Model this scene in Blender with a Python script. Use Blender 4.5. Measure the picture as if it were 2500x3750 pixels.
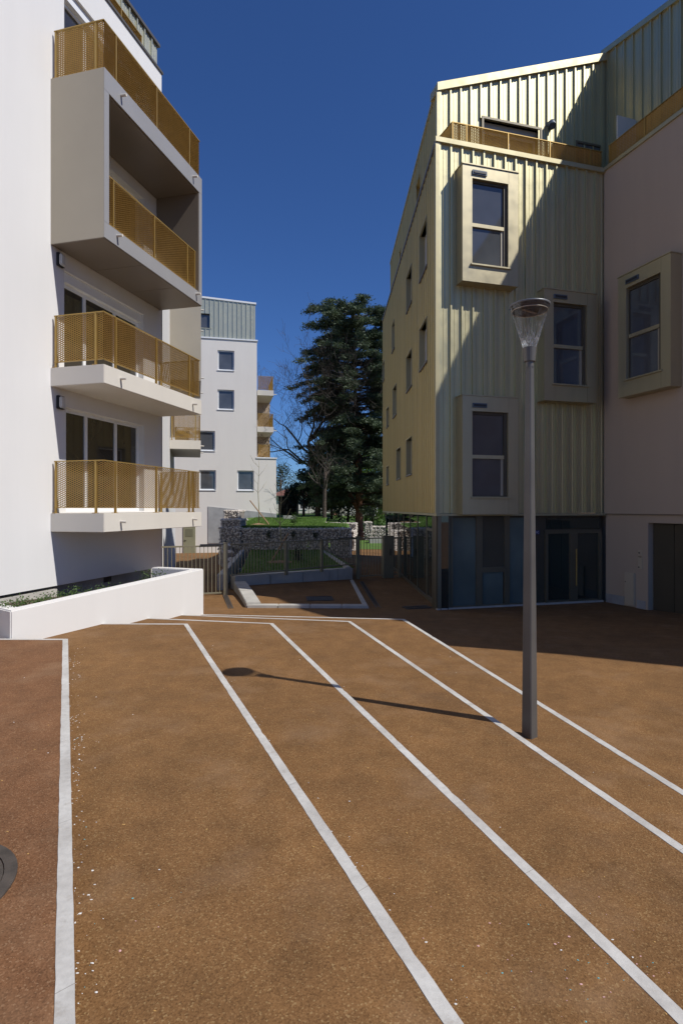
import bpy, bmesh, math, random
import numpy as np
from mathutils import Matrix, Vector

random.seed(7)
rng = np.random.default_rng(7)
scn = bpy.context.scene
for o in list(bpy.data.objects):
    bpy.data.objects.remove(o)
COL = scn.collection
R = math.radians

# ------------------------------------------------------------------ camera
EYE = 1.7
cam_d = bpy.data.cameras.new('camera')
cam = bpy.data.objects.new('camera', cam_d)
COL.objects.link(cam)
cam.location = (0, 0, EYE)
cam.rotation_euler = (R(90), 0, 0)
cam_d.sensor_fit = 'VERTICAL'
cam_d.sensor_height = 36
cam_d.lens = 20
cam_d.shift_y = -0.0034
cam_d.clip_start = 0.05
cam_d.clip_end = 3000
scn.camera = cam

# ------------------------------------------------------------------ sky, sun, exposure
SUN_H = Vector((0.905, -0.425, 0)).normalized()
SUN_EL = R(49.2)
world = bpy.data.worlds.new('World')
scn.world = world
world.use_nodes = True
nt = world.node_tree
nt.nodes.clear()
wo = nt.nodes.new('ShaderNodeOutputWorld')
bg = nt.nodes.new('ShaderNodeBackground')
sk = nt.nodes.new('ShaderNodeTexSky')
sk.sky_type = 'NISHITA'
sk.sun_disc = False
sk.sun_elevation = SUN_EL
sk.sun_rotation = math.atan2(SUN_H.x, SUN_H.y)
sk.altitude = 200
sk.air_density = 1.0
sk.dust_density = 0.0
sk.ozone_density = 6.0
bg.inputs['Strength'].default_value = 0.074
hs = nt.nodes.new('ShaderNodeVectorMath')      # the deep polarised blue of the whole sky
hs.operation = 'MULTIPLY'
hs.inputs[1].default_value = (0.60, 0.86, 1.28)
nt.links.new(sk.outputs[0], hs.inputs[0])
nt.links.new(hs.outputs[0], bg.inputs['Color'])
nt.links.new(bg.outputs[0], wo.inputs['Surface'])

sd = bpy.data.lights.new('sun', 'SUN')
sd.energy = 4.5
sd.angle = R(0.53)
sd.color = (1.0, 0.965, 0.90)
sun = bpy.data.objects.new('sun', sd)
COL.objects.link(sun)
sdir = Vector((SUN_H.x * math.cos(SUN_EL), SUN_H.y * math.cos(SUN_EL), math.sin(SUN_EL)))
sun.rotation_euler = (-sdir).to_track_quat('-Z', 'Y').to_euler()
sun.location = (20, -10, 30)
vs = scn.view_settings
vs.view_transform = 'Standard'
vs.look = 'None'
vs.exposure = 0.0
vs.gamma = 1.0
scn.cycles.max_bounces = 8
scn.cycles.diffuse_bounces = 5
scn.cycles.transparent_max_bounces = 16

# ------------------------------------------------------------------ materials
def new_mat(name):
    m = bpy.data.materials.new(name)
    m.use_nodes = True
    t = m.node_tree
    b = t.nodes['Principled BSDF']
    return m, t, b

def nd(t, typ, **kw):
    n = t.nodes.new(typ)
    for k, v in kw.items():
        if k in n.inputs.keys():
            n.inputs[k].default_value = v
        else:
            setattr(n, k, v)
    return n

def pos(t, obj=False):
    if obj:
        return t.nodes.new('ShaderNodeTexCoord').outputs['Object']
    return t.nodes.new('ShaderNodeNewGeometry').outputs['Position']

def mixc(t, fac, a, b, mode='MIX'):
    n = t.nodes.new('ShaderNodeMix')
    n.data_type = 'RGBA'
    n.blend_type = mode
    for sock, v in ((n.inputs['Factor'], fac), (n.inputs['A'], a), (n.inputs['B'], b)):
        pass
    ins = [s for s in n.inputs if s.type == 'RGBA']
    f = n.inputs[0]
    if isinstance(fac, (int, float)):
        f.default_value = fac
    else:
        t.links.new(fac, f)
    for s, v in zip(ins, (a, b)):
        if isinstance(v, tuple):
            s.default_value = (*v[:3], 1)
        else:
            t.links.new(v, s)
    return [s for s in n.outputs if s.type == 'RGBA'][0]

def ramp(t, src, stops):
    n = t.nodes.new('ShaderNodeValToRGB')
    el = n.color_ramp.elements
    while len(el) > 1:
        el.remove(el[-1])
    el[0].position = stops[0][0]
    el[0].color = (*stops[0][1], 1) if isinstance(stops[0][1], tuple) else (stops[0][1],) * 3 + (1,)
    for p, c in stops[1:]:
        e = el.new(p)
        e.color = (*c, 1) if isinstance(c, tuple) else (c, c, c, 1)
    t.links.new(src, n.inputs[0])
    return n.outputs[0]

def noise(t, vec, scale, detail=3, rough=0.55):
    n = t.nodes.new('ShaderNodeTexNoise')
    n.inputs['Scale'].default_value = scale
    n.inputs['Detail'].default_value = detail
    n.inputs['Roughness'].default_value = rough
    t.links.new(vec, n.inputs['Vector'])
    return n.outputs[0]

def bump(t, b, h, strength=0.3, dist=0.01):
    n = t.nodes.new('ShaderNodeBump')
    n.inputs['Strength'].default_value = strength
    n.inputs['Distance'].default_value = dist
    t.links.new(h, n.inputs['Height'])
    t.links.new(n.outputs[0], b.inputs['Normal'])

def plain(name, col, rough=0.6, metal=0.0, var=0.12, vscale=1.5, bscale=None, bstr=0.2, bdist=0.005, spec=0.5, rnd=0.0):
    m, t, b = new_mat(name)
    p = pos(t)
    n1 = noise(t, p, vscale, 4)
    lo = tuple(c * (1 - var) for c in col)
    hi = tuple(min(1, c * (1 + var)) for c in col)
    c = ramp(t, n1, [(0.3, lo), (0.7, hi)])
    if rnd:
        oi = t.nodes.new('ShaderNodeObjectInfo')
        k = ramp(t, oi.outputs['Random'], [(0, 1 - rnd), (1, 1 + 0 * rnd)])
        c = mixc(t, 1.0, c, k, 'MULTIPLY')
    t.links.new(c, b.inputs['Base Color'])
    b.inputs['Roughness'].default_value = rough
    b.inputs['Metallic'].default_value = metal
    b.inputs['Specular IOR Level'].default_value = spec
    if bscale:
        bump(t, b, noise(t, p, bscale, 4, 0.6), bstr, bdist)
    return m

M = {}
# rendered walls: trowelled, faint vertical water marks
def render_mat(name, col, var=0.022):
    m, t, b = new_mat(name)
    p = pos(t)
    mp = t.nodes.new('ShaderNodeMapping')
    mp.inputs['Scale'].default_value = (1.3, 1.3, 0.16)
    t.links.new(p, mp.inputs['Vector'])
    n1 = noise(t, mp.outputs[0], 1.6, 5, 0.6)
    n2 = noise(t, p, 0.6, 3)
    c = ramp(t, n1, [(0.25, tuple(x * (1 - var * 1.6) for x in col)), (0.6, col)])
    k = ramp(t, n2, [(0.3, 1 - var), (0.7, 1.0)])
    c = mixc(t, 1.0, c, k, 'MULTIPLY')
    t.links.new(c, b.inputs['Base Color'])
    b.inputs['Roughness'].default_value = 0.85
    b.inputs['Specular IOR Level'].default_value = 0.2
    hb = mixc(t, 0.5, noise(t, p, 140, 3, 0.6), noise(t, p, 7, 3, 0.5))
    bump(t, b, hb, 0.25, 0.006)
    return m

M['white'] = render_mat('white_render', (0.72, 0.71, 0.70))
M['cream'] = render_mat('cream_render', (0.76, 0.72, 0.665))
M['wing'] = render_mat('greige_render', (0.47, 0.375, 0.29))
M['slab'] = render_mat('slab_paint', (0.64, 0.60, 0.535))
M['planter'] = render_mat('planter_paint', (0.72, 0.70, 0.67))
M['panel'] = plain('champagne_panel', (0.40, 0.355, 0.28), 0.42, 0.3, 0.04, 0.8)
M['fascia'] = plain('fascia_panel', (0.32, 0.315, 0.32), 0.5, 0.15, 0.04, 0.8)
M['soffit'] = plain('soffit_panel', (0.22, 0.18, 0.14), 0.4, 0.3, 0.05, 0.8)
M['frame_w'] = plain('white_frame', (0.78, 0.79, 0.8), 0.35, 0, 0.03)
M['rail'] = plain('gold_metal', (0.50, 0.325, 0.095), 0.42, 0.45, 0.08, 6)
M['rail_post'] = plain('gold_post', (0.42, 0.275, 0.08), 0.42, 0.5, 0.05, 4)
M['dark'] = plain('dark_metal', (0.035, 0.035, 0.04), 0.45, 0.2, 0.1)
M['grey_metal'] = plain('grey_metal', (0.13, 0.12, 0.105), 0.42, 0.25, 0.08, 3)
M['lamp_dark'] = plain('lamp_dark', (0.16, 0.165, 0.17), 0.4, 0.3, 0.05)
M['pole'] = plain('pole_paint', (0.115, 0.108, 0.098), 0.45, 0.3, 0.1, 3)
M['fence'] = plain('green_grey_paint', (0.25, 0.225, 0.15), 0.45, 0.1, 0.08, 4)
M['bronze'] = plain('bronze_frame', (0.15, 0.13, 0.09), 0.42, 0.4, 0.06, 2)
M['bronze_d'] = plain('bronze_panel', (0.085, 0.072, 0.05), 0.5, 0.25, 0.08, 1.2)
M['concrete'] = plain('concrete', (0.44, 0.42, 0.38), 0.85, 0, 0.14, 2.5, 60, 0.3, 0.006)
M['plinth'] = plain('grey_plinth', (0.33, 0.33, 0.33), 0.85, 0, 0.16, 2.2, 40, 0.3, 0.006)
M['iron'] = plain('cast_iron', (0.075, 0.06, 0.048), 0.6, 0.3, 0.4, 9, 90, 0.3, 0.004)
M['soil'] = plain('soil', (0.10, 0.07, 0.045), 0.95, 0, 0.4, 14, 45, 0.9, 0.03)
M['bark'] = plain('bark', (0.075, 0.055, 0.042), 0.9, 0, 0.45, 7, 18, 0.9, 0.05)
M['bark_red'] = plain('cedar_bark', (0.17, 0.085, 0.05), 0.9, 0, 0.5, 5, 12, 1.0, 0.08)
M['twig'] = plain('bare_twig', (0.062, 0.05, 0.04), 0.85, 0, 0.3, 3)
M['stake'] = plain('stake_wood', (0.33, 0.21, 0.12), 0.8, 0, 0.2, 8)
M['young'] = plain('young_bark', (0.30, 0.27, 0.15), 0.8, 0, 0.2, 8)
M['mulch'] = plain('mulch', (0.30, 0.19, 0.10), 0.95, 0, 0.45, 18, 40, 0.9, 0.03)
M['stone'] = plain('gabion_stone', (0.58, 0.52, 0.46), 0.85, 0, 0.35, 9, 40, 0.5, 0.01)
M['stone_back'] = plain('gabion_fill', (0.24, 0.21, 0.185), 0.95, 0, 0.3, 8)
M['wire'] = plain('galvanised_wire', (0.30, 0.30, 0.31), 0.5, 0.5, 0.05)
M['roof_red'] = plain('red_tile', (0.17, 0.075, 0.055), 0.8, 0, 0.3, 6)
M['door_green'] = plain('olive_paint', (0.28, 0.27, 0.17), 0.5, 0.1, 0.05)
M['util'] = plain('beige_plastic', (0.50, 0.42, 0.31), 0.55, 0, 0.05)
M['black_shed'] = plain('black_cladding', (0.006, 0.006, 0.006), 0.8, 0, 0.3, 4, spec=0.1)
M['blue_plate'] = plain('enamel_blue', (0.03, 0.04, 0.16), 0.3, 0, 0.05)
M['lens'] = plain('opal_lens', (0.55, 0.55, 0.53), 0.3, 0, 0.03)
M['vent'] = plain('slate_grille', (0.10, 0.13, 0.17), 0.4, 0.3, 0.1)

# pale gold metal cladding
def clad_mat(name, col, metal, rough, rnd=0.08):
    m, t, b = new_mat(name)
    p = pos(t)
    mp = t.nodes.new('ShaderNodeMapping')
    mp.inputs['Scale'].default_value = (3, 3, 0.25)
    t.links.new(p, mp.inputs['Vector'])
    n1 = noise(t, mp.outputs[0], 1.5, 4)
    oi = t.nodes.new('ShaderNodeObjectInfo')
    c = ramp(t, n1, [(0.3, tuple(x * 0.92 for x in col)), (0.7, col)])
    k = ramp(t, oi.outputs['Random'], [(0, 1 - rnd), (1, 1.0)])
    c = mixc(t, 1.0, c, k, 'MULTIPLY')
    t.links.new(c, b.inputs['Base Color'])
    b.inputs['Metallic'].default_value = metal
    r = ramp(t, noise(t, p, 4, 3), [(0.3, rough - 0.05), (0.7, rough + 0.06)])
    t.links.new(r, b.inputs['Roughness'])
    bump(t, b, noise(t, p, 2.2, 2), 0.12, 0.02)
    return m
M['clad'] = clad_mat('gold_cladding', (0.57, 0.52, 0.325), 0.75, 0.42)
M['clad_side'] = clad_mat('warm_bounce_gold_cladding', (0.60, 0.47, 0.20), 0.6, 0.5)  # same cladding as the front, warm bounce light painted into its colour
M['bay'] = clad_mat('taupe_gold_panel', (0.52, 0.46, 0.31), 0.7, 0.42)
M['clad_pale'] = clad_mat('pale_cladding', (0.52, 0.52, 0.42), 0.5, 0.42)
M['clad_trim'] = clad_mat('gold_trim', (0.50, 0.45, 0.285), 0.6, 0.5)

def glass_mat(name, col, rough=0.03, ior=1.75):
    m, t, b = new_mat(name)
    p = pos(t)
    c = ramp(t, noise(t, p, 0.9, 2), [(0.35, tuple(x * 0.7 for x in col)), (0.65, col)])
    t.links.new(c, b.inputs['Base Color'])
    b.inputs['Roughness'].default_value = rough
    b.inputs['IOR'].default_value = ior
    bump(t, b, noise(t, p, 0.8, 1), 0.05, 0.02)
    return m
M['glass'] = glass_mat('window_glass', (0.095, 0.10, 0.11))
M['glass_door'] = glass_mat('door_glass', (0.05, 0.045, 0.038))
M['glass_film'] = glass_mat('filmed_glass', (0.14, 0.175, 0.16), 0.15, 1.4)
M['glass_shop'] = glass_mat('shop_glass', (0.022, 0.034, 0.03), 0.02, 1.8)

# brown resin bound asphalt
def asphalt(name, tint):
    m, t, b = new_mat(name)
    p = pos(t)
    v = t.nodes.new('ShaderNodeTexVoronoi')
    v.inputs['Scale'].default_value = 150
    t.links.new(p, v.inputs['Vector'])
    sep = t.nodes.new('ShaderNodeSeparateColor')
    t.links.new(v.outputs['Color'], sep.inputs[0])
    def tc(c):
        return tuple(x * y for x, y in zip(c, tint))
    grain = ramp(t, sep.outputs[0], [(0.0, tc((0.135, 0.062, 0.0225))), (0.3, tc((0.185, 0.087, 0.033))),
                                     (0.65, tc((0.21, 0.100, 0.0385))), (0.9, tc((0.245, 0.121, 0.049))), (0.97, tc((0.30, 0.175, 0.08)))])
    big = ramp(t, noise(t, p, 0.55, 5, 0.6), [(0.28, 0.80), (0.5, 0.97), (0.72, 1.11)])
    c = mixc(t, 1.0, grain, big, 'MULTIPLY')
    mid = ramp(t, noise(t, p, 4.5, 4, 0.6), [(0.3, 0.82), (0.7, 1.12)])
    c = mixc(t, 1.0, c, mid, 'MULTIPLY')
    dust = ramp(t, noise(t, p, 1.4, 6, 0.65), [(0.52, 0.0), (0.75, 0.38)])
    c = mixc(t, dust, c, (0.30, 0.19, 0.11))
    stain = ramp(t, noise(t, p, 0.9, 3, 0.5), [(0.62, 0.0), (0.75, 0.35)])
    c = mixc(t, stain, c, (0.085, 0.05, 0.03))
    t.links.new(c, b.inputs['Base Color'])
    b.inputs['Roughness'].default_value = 0.9
    b.inputs['Specular IOR Level'].default_value = 0.25
    h = mixc(t, 0.5, v.outputs['Distance'], noise(t, p, 220, 2))
    bump(t, b, h, 0.4, 0.005)
    return m
M['asphalt'] = asphalt('brown_asphalt', (0.96, 1.02, 0.97))
M['asphalt_red'] = asphalt('reddish_asphalt', (0.88, 0.86, 0.98))

def nosing_mat():
    m, t, b = new_mat('white_concrete_band')
    p = pos(t)
    c = ramp(t, noise(t, p, 2.6, 5, 0.6), [(0.3, (0.42, 0.395, 0.36)), (0.65, (0.57, 0.55, 0.51))])
    s = ramp(t, noise(t, p, 26, 4, 0.6), [(0.3, 0.86), (0.6, 1.0)])
    c = mixc(t, 1.0, c, s, 'MULTIPLY')
    oi = t.nodes.new('ShaderNodeObjectInfo')
    c = mixc(t, 1.0, c, ramp(t, oi.outputs['Random'], [(0, 0.93), (1, 1.03)]), 'MULTIPLY')
    grime = ramp(t, noise(t, p, 9, 5, 0.7), [(0.58, 0.0), (0.72, 0.5)])
    c = mixc(t, grime, c, (0.27, 0.22, 0.17))
    t.links.new(c, b.inputs['Base Color'])
    b.inputs['Roughness'].default_value = 0.8
    bump(t, b, noise(t, p, 90, 4), 0.3, 0.004)
    return m
M['nosing'] = nosing_mat()

def lawn_mat():
    m, t, b = new_mat('lawn_turf')
    p = pos(t)
    c = ramp(t, noise(t, p, 1.1, 5, 0.65), [(0.25, (0.15, 0.15, 0.04)), (0.45, (0.095, 0.185, 0.025)), (0.75, (0.13, 0.235, 0.035))])
    s = ramp(t, noise(t, p, 35, 4, 0.7), [(0.3, 0.55), (0.7, 1.15)])
    c = mixc(t, 1.0, c, s, 'MULTIPLY')
    t.links.new(c, b.inputs['Base Color'])
    b.inputs['Roughness'].default_value = 0.9
    bump(t, b, noise(t, p, 60, 3), 0.8, 0.03)
    return m
M['lawn'] = lawn_mat()

def leaf_mat(name, dark, light, trans=0.25):
    m, t, b = new_mat(name)
    p = pos(t)
    c = ramp(t, noise(t, p, 1.3, 3), [(0.3, dark), (0.7, light)])
    k = ramp(t, noise(t, p, 9, 2), [(0.3, 0.65), (0.7, 1.2)])
    c = mixc(t, 1.0, c, k, 'MULTIPLY')
    t.links.new(c, b.inputs['Base Color'])
    b.inputs['Roughness'].default_value = 0.6
    tr = t.nodes.new('ShaderNodeBsdfTranslucent')
    t.links.new(c, tr.inputs['Color'])
    mx = t.nodes.new('ShaderNodeMixShader')
    mx.inputs[0].default_value = trans
    out = t.nodes['Material Output']
    t.links.new(b.outputs[0], mx.inputs[1])
    t.links.new(tr.outputs[0], mx.inputs[2])
    t.links.new(mx.outputs[0], out.inputs['Surface'])
    return m
M['needle'] = leaf_mat('cedar_needles', (0.05, 0.075, 0.042), (0.115, 0.16, 0.08), 0.25)
M['ever'] = leaf_mat('dark_evergreen', (0.015, 0.032, 0.014), (0.04, 0.07, 0.025), 0.15)
M['decid'] = leaf_mat('spring_leaves', (0.05, 0.11, 0.015), (0.11, 0.20, 0.03), 0.4)
M['weed'] = leaf_mat('weed_leaves', (0.05, 0.09, 0.02), (0.10, 0.17, 0.04), 0.3)
M['grass'] = leaf_mat('grass_blades', (0.085, 0.16, 0.02), (0.13, 0.235, 0.03), 0.35)

def lamp_glass():
    m, t, b = new_mat('streaked_clear_bowl')
    out = t.nodes['Material Output']
    tr = t.nodes.new('ShaderNodeBsdfTransparent')
    tr.inputs['Color'].default_value = (0.93, 0.94, 0.94, 1)
    gl = t.nodes.new('ShaderNodeBsdfGlossy')
    gl.inputs['Roughness'].default_value = 0.08
    df = t.nodes.new('ShaderNodeBsdfDiffuse')
    df.inputs['Color'].default_value = (0.75, 0.77, 0.8, 1)
    lw = t.nodes.new('ShaderNodeLayerWeight')
    lw.inputs['Blend'].default_value = 0.5
    fr_ = ramp(t, lw.outputs['Facing'], [(0.0, 0.03), (0.6, 0.07), (0.95, 0.5)])
    m1 = t.nodes.new('ShaderNodeMixShader')
    t.links.new(fr_, m1.inputs[0])
    t.links.new(tr.outputs[0], m1.inputs[1])
    t.links.new(gl.outputs[0], m1.inputs[2])
    p = pos(t, True)
    mp = t.nodes.new('ShaderNodeMapping')
    mp.inputs['Scale'].default_value = (1, 1, 0.05)
    t.links.new(p, mp.inputs['Vector'])
    s = noise(t, mp.outputs[0], 85, 1)
    s = ramp(t, s, [(0.42, 0.05), (0.66, 0.6)])
    g = t.nodes.new('ShaderNodeSeparateXYZ')
    t.links.new(p, g.inputs[0])
    k = ramp(t, g.outputs['Z'], [(0.0, 1.0), (0.06, 0.85), (0.16, 0.4), (0.32, 0.06)])
    f = mixc(t, 1.0, s, k, 'MULTIPLY')
    m2 = t.nodes.new('ShaderNodeMixShader')
    t.links.new(f, m2.inputs[0])
    t.links.new(m1.outputs[0], m2.inputs[1])
    t.links.new(df.outputs[0], m2.inputs[2])
    t.links.new(m2.outputs[0], out.inputs['Surface'])
    return m
M['bowl'] = lamp_glass()

# ------------------------------------------------------------------ builders
WORLD = {}
I4 = Matrix.Identity(4)

def frame(origin, d):
    """Facade frame: local x along the wall (left to right seen from outside), -y outward, z up."""
    d = Vector((d[0], d[1], 0)).normalized()
    y = Vector((-d.y, d.x, 0))
    m = Matrix.Identity(4)
    m.col[0] = (d.x, d.y, 0, 0)
    m.col[1] = (y.x, y.y, 0, 0)
    m.col[3] = (origin[0], origin[1], origin[2], 1)
    return m

def place(o, parent, Mw):
    o.matrix_basis = Mw
    WORLD[o] = Mw.copy()
    if parent is not None:
        o.parent = parent
        o.matrix_parent_inverse = WORLD[parent].inverted()

def tag(o, label=None, cat=None, group=None, kind=None):
    if label: o['label'] = label
    if cat: o['category'] = cat
    if group: o['group'] = group
    if kind: o['kind'] = kind
    return o

def thing(name, label, cat, loc=(0, 0, 0), group=None, Mw=None):
    o = bpy.data.objects.new(name, None)
    o.empty_display_size = 0.3
    COL.objects.link(o)
    place(o, None, Mw if Mw is not None else Matrix.Translation(loc))
    return tag(o, label, cat, group)

def link(name, me, parent=None, Mw=I4):
    o = bpy.data.objects.new(name, me)
    COL.objects.link(o)
    place(o, parent, Mw)
    return o

class MB:
    def __init__(s):
        s.v = []; s.f = []
    def box(s, x0, x1, y0, y1, z0, z1):
        b = len(s.v)
        for z in (z0, z1):
            s.v += [(x0, y0, z), (x1, y0, z), (x1, y1, z), (x0, y1, z)]
        s.f += [(b, b+3, b+2, b+1), (b+4, b+5, b+6, b+7), (b, b+1, b+5, b+4), (b+1, b+2, b+6, b+5), (b+2, b+3, b+7, b+6), (b+3, b, b+4, b+7)]
        return s
    def prism(s, poly, z0, z1):
        """poly counter-clockwise seen from above; z0, z1 numbers or per-vertex lists"""
        n = len(poly); b = len(s.v)
        z0 = z0 if isinstance(z0, (list, tuple)) else [z0] * n
        z1 = z1 if isinstance(z1, (list, tuple)) else [z1] * n
        s.v += [(p[0], p[1], z) for p, z in zip(poly, z0)]
        s.v += [(p[0], p[1], z) for p, z in zip(poly, z1)]
        s.f.append(tuple(range(b + n - 1, b - 1, -1)))
        s.f.append(tuple(range(b + n, b + 2 * n)))
        for i in range(n):
            j = (i + 1) % n
            s.f.append((b + i, b + j, b + n + j, b + n + i))
        return s
    def quad(s, *p):
        b = len(s.v); s.v += list(p); s.f.append(tuple(range(b, b + len(p)))); return s
    def tube(s, pts, rad, n=6, cap=True):
        pts = [Vector(p) for p in pts]
        if not isinstance(rad, (list, tuple)):
            rad = [rad] * len(pts)
        b = len(s.v)
        a = None
        for i, p in enumerate(pts):
            d = (pts[min(i + 1, len(pts) - 1)] - pts[max(i - 1, 0)])
            d = d.normalized() if d.length > 1e-9 else Vector((0, 0, 1))
            if a is None:
                a = d.orthogonal().normalized()
            else:
                a = (a - d * a.dot(d))
                a = a.normalized() if a.length > 1e-6 else d.orthogonal().normalized()
            c = d.cross(a)
            for k in range(n):
                w = 2 * math.pi * k / n
                q = p + (a * math.cos(w) + c * math.sin(w)) * rad[i]
                s.v.append(tuple(q))
        for i in range(len(pts) - 1):
            for k in range(n):
                k2 = (k + 1) % n
                s.f.append((b + i*n + k, b + i*n + k2, b + (i+1)*n + k2, b + (i+1)*n + k))
        if cap:
            s.f.append(tuple(b + k for k in range(n - 1, -1, -1)))
            e = b + (len(pts) - 1) * n
            s.f.append(tuple(e + k for k in range(n)))
        return s
    def lathe(s, prof, n=24, cx=0, cy=0):
        b = len(s.v)
        for r, z in prof:
            for k in range(n):
                w = 2 * math.pi * k / n
                s.v.append((cx + r * math.cos(w), cy + r * math.sin(w), z))
        for i in range(len(prof) - 1):
            for k in range(n):
                k2 = (k + 1) % n
                s.f.append((b + i*n + k, b + i*n + k2, b + (i+1)*n + k2, b + (i+1)*n + k))
        return s
    def mesh(s, name, mat, smooth=False, fix=False, bevel=0):
        me = bpy.data.meshes.new(name)
        me.from_pydata(s.v, [], s.f)
        if fix or bevel:
            bm = bmesh.new(); bm.from_mesh(me)
            bmesh.ops.recalc_face_normals(bm, faces=bm.faces)
            if bevel:
                bmesh.ops.bevel(bm, geom=[e for e in bm.edges if e.is_manifold and e.calc_face_angle(0) > 0.5], offset=bevel, segments=2, affect='EDGES', clamp_overlap=True)
            bm.to_mesh(me); bm.free()
        me.materials.append(M[mat] if isinstance(mat, str) else mat)
        if smooth:
            me.polygons.foreach_set('use_smooth', [True] * len(me.polygons))
        me.update()
        return me
    def build(s, name, mat, parent=None, Mw=I4, smooth=False, fix=False, bevel=0):
        return link(name, s.mesh(name, mat, smooth, fix, bevel), parent, Mw)

def hole_wall(x0, x1, z0, z1, holes, depth=0.2, y=0.0, thick=0.0):
    """Wall face at y with rectangular openings whose reveals run back by depth."""
    m = MB()
    xs = sorted({x0, x1, *[h[0] for h in holes], *[h[1] for h in holes]})
    zs = sorted({z0, z1, *[h[2] for h in holes], *[h[3] for h in holes]})
    xs = [x for x in xs if x0 <= x <= x1]; zs = [z for z in zs if z0 <= z <= z1]
    for i in range(len(xs) - 1):
        for j in range(len(zs) - 1):
            cx = (xs[i] + xs[i+1]) / 2; cz = (zs[j] + zs[j+1]) / 2
            if any(h[0] < cx < h[1] and h[2] < cz < h[3] for h in holes):
                continue
            m.quad((xs[i], y, zs[j]), (xs[i+1], y, zs[j]), (xs[i+1], y, zs[j+1]), (xs[i], y, zs[j+1]))
    for a, b_, c, d in holes:
        yb = y + depth
        m.quad((a, y, c), (a, y, d), (a, yb, d), (a, yb, c))
        m.quad((b_, y, c), (b_, yb, c), (b_, yb, d), (b_, y, d))
        m.quad((a, y, d), (b_, y, d), (b_, yb, d), (a, yb, d))
        m.quad((a, y, c), (b_, y, c), (b_, yb, c), (a, yb, c))
    return m

def window(parent, Mw, x0, x1, z0, z1, y, mat='frame_w', fw=0.06, divs=(), hdivs=(), glass='glass', sill=True, fd=0.06, name='window', sill_mat=None, sill_out=0.05, opening_y=0.0):
    """frame as the part, each pane and the sill as sub-parts; y = outer face of the frame"""
    m = MB()
    m.box(x0, x0 + fw, y, y + fd, z0, z1); m.box(x1 - fw, x1, y, y + fd, z0, z1)
    m.box(x0 + fw, x1 - fw, y, y + fd, z1 - fw, z1); m.box(x0 + fw, x1 - fw, y, y + fd, z0, z0 + fw)
    xs = [x0 + fw] + [v for dv in divs for v in (dv - fw * 0.6, dv + fw * 0.6)] + [x1 - fw]
    zs = [z0 + fw] + [v for dv in hdivs for v in (dv - fw * 0.5, dv + fw * 0.5)] + [z1 - fw]
    for dv in divs:
        m.box(dv - fw * 0.6, dv + fw * 0.6, y + 0.004, y + fd, z0 + fw, z1 - fw)
    for dv in hdivs:
        m.box(x0 + fw, x1 - fw, y - 0.006, y + fd, dv - fw * 0.5, dv + fw * 0.5)
    w = m.build(name, mat, parent, Mw)
    for i in range(0, len(xs), 2):
        for j in range(0, len(zs), 2):
            MB().box(xs[i] - 0.01, xs[i+1] + 0.01, y + fd * 0.5, y + fd * 0.5 + 0.02, zs[j] - 0.01, zs[j+1] + 0.01).build('pane', glass, w, Mw)
    if sill:
        MB().box(x0 - 0.03, x1 + 0.03, opening_y - sill_out, y + 0.01, z0 - 0.05, z0 - 0.002).build('sill', sill_mat or mat, w, Mw)
    return w

# ------------------------------------------------------------------ expanded metal railing
MESH_CACHE = {}
def expanded(length, height):
    """Expanded metal sheet in local x (0..length), z (0..height); strands lean outward (-y) at the top."""
    key = (round(length, 2), round(height, 2))
    if key in MESH_CACHE:
        return MESH_CACHE[key]
    pitch, row = 0.10, 0.0205
    n = max(2, int(round(length / (pitch / 2))))
    rows = int(height / row)
    m = MB()
    w = 0.0094; th = 0.0018
    c = math.cos(R(42)); s_ = math.sin(R(42))
    corners = [(-c*w - s_*th, s_*w - c*th), (-c*w + s_*th, s_*w + c*th), (c*w + s_*th, -s_*w + c*th), (c*w - s_*th, -s_*w - c*th)]
    for r in range(rows):
        b = len(m.v)
        for i in range(n + 1):
            x = length * i / n
            z = row * (r + (0.5 if (i + r) % 2 else 0) + (0.5 if (i + r) % 2 else 0)) + 0.004
            for (yy, zz) in corners:
                m.v.append((x, yy, z + zz))
        for i in range(n):
            for k in range(4):
                k2 = (k + 1) % 4
                m.f.append((b + i*4 + k, b + (i+1)*4 + k, b + (i+1)*4 + k2, b + i*4 + k2))
    me = m.mesh('expanded_metal', 'rail')
    MESH_CACHE[key] = me
    return me

def railing(parent, Mw, pts, z0, z1, posts, foot=None, mat='rail'):
    """pts: plan polyline in facade coords (x, y); posts: list of (x, y). Children of parent (a part)."""
    foot = z0 - 0.11 if foot is None else foot
    mr = MB()
    for a, b in zip(pts[:-1], pts[1:]):
        a = Vector((a[0], a[1], 0)); b = Vector((b[0], b[1], 0))
        d = b - a; L = d.length; d.normalize()
        nrm = Vector((d.y, -d.x, 0))
        loc = Matrix.Identity(4)
        loc.col[0] = (d.x, d.y, 0, 0); loc.col[1] = (-nrm.x, -nrm.y, 0, 0)
        loc.col[3] = (a.x, a.y, z0, 1)
        o = link('mesh_panel', expanded(L, z1 - z0 - 0.02), parent, Mw @ loc)
        # top and bottom rails
        for zz, hh in ((z1, 0.014), (z0, 0.009)):
            p = [a - d * 0.012, b + d * 0.012]
            q = nrm * 0.02
            poly = [tuple((p[0] - q)[:2]), tuple((p[0] + q)[:2]), tuple((p[1] + q)[:2]), tuple((p[1] - q)[:2])]
            mr.prism(poly, zz - hh, zz + hh * 0.4)
    mr.build('handrail', 'rail_post', parent, Mw, fix=True)
    for (x, y) in posts:
        MB().box(x - 0.014, x + 0.014, y - 0.022, y + 0.022, foot, z1 - 0.015).box(x - 0.05, x + 0.05, y - 0.03, y + 0.05, foot, foot + 0.012).build('post', 'rail_post', parent, Mw)

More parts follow.
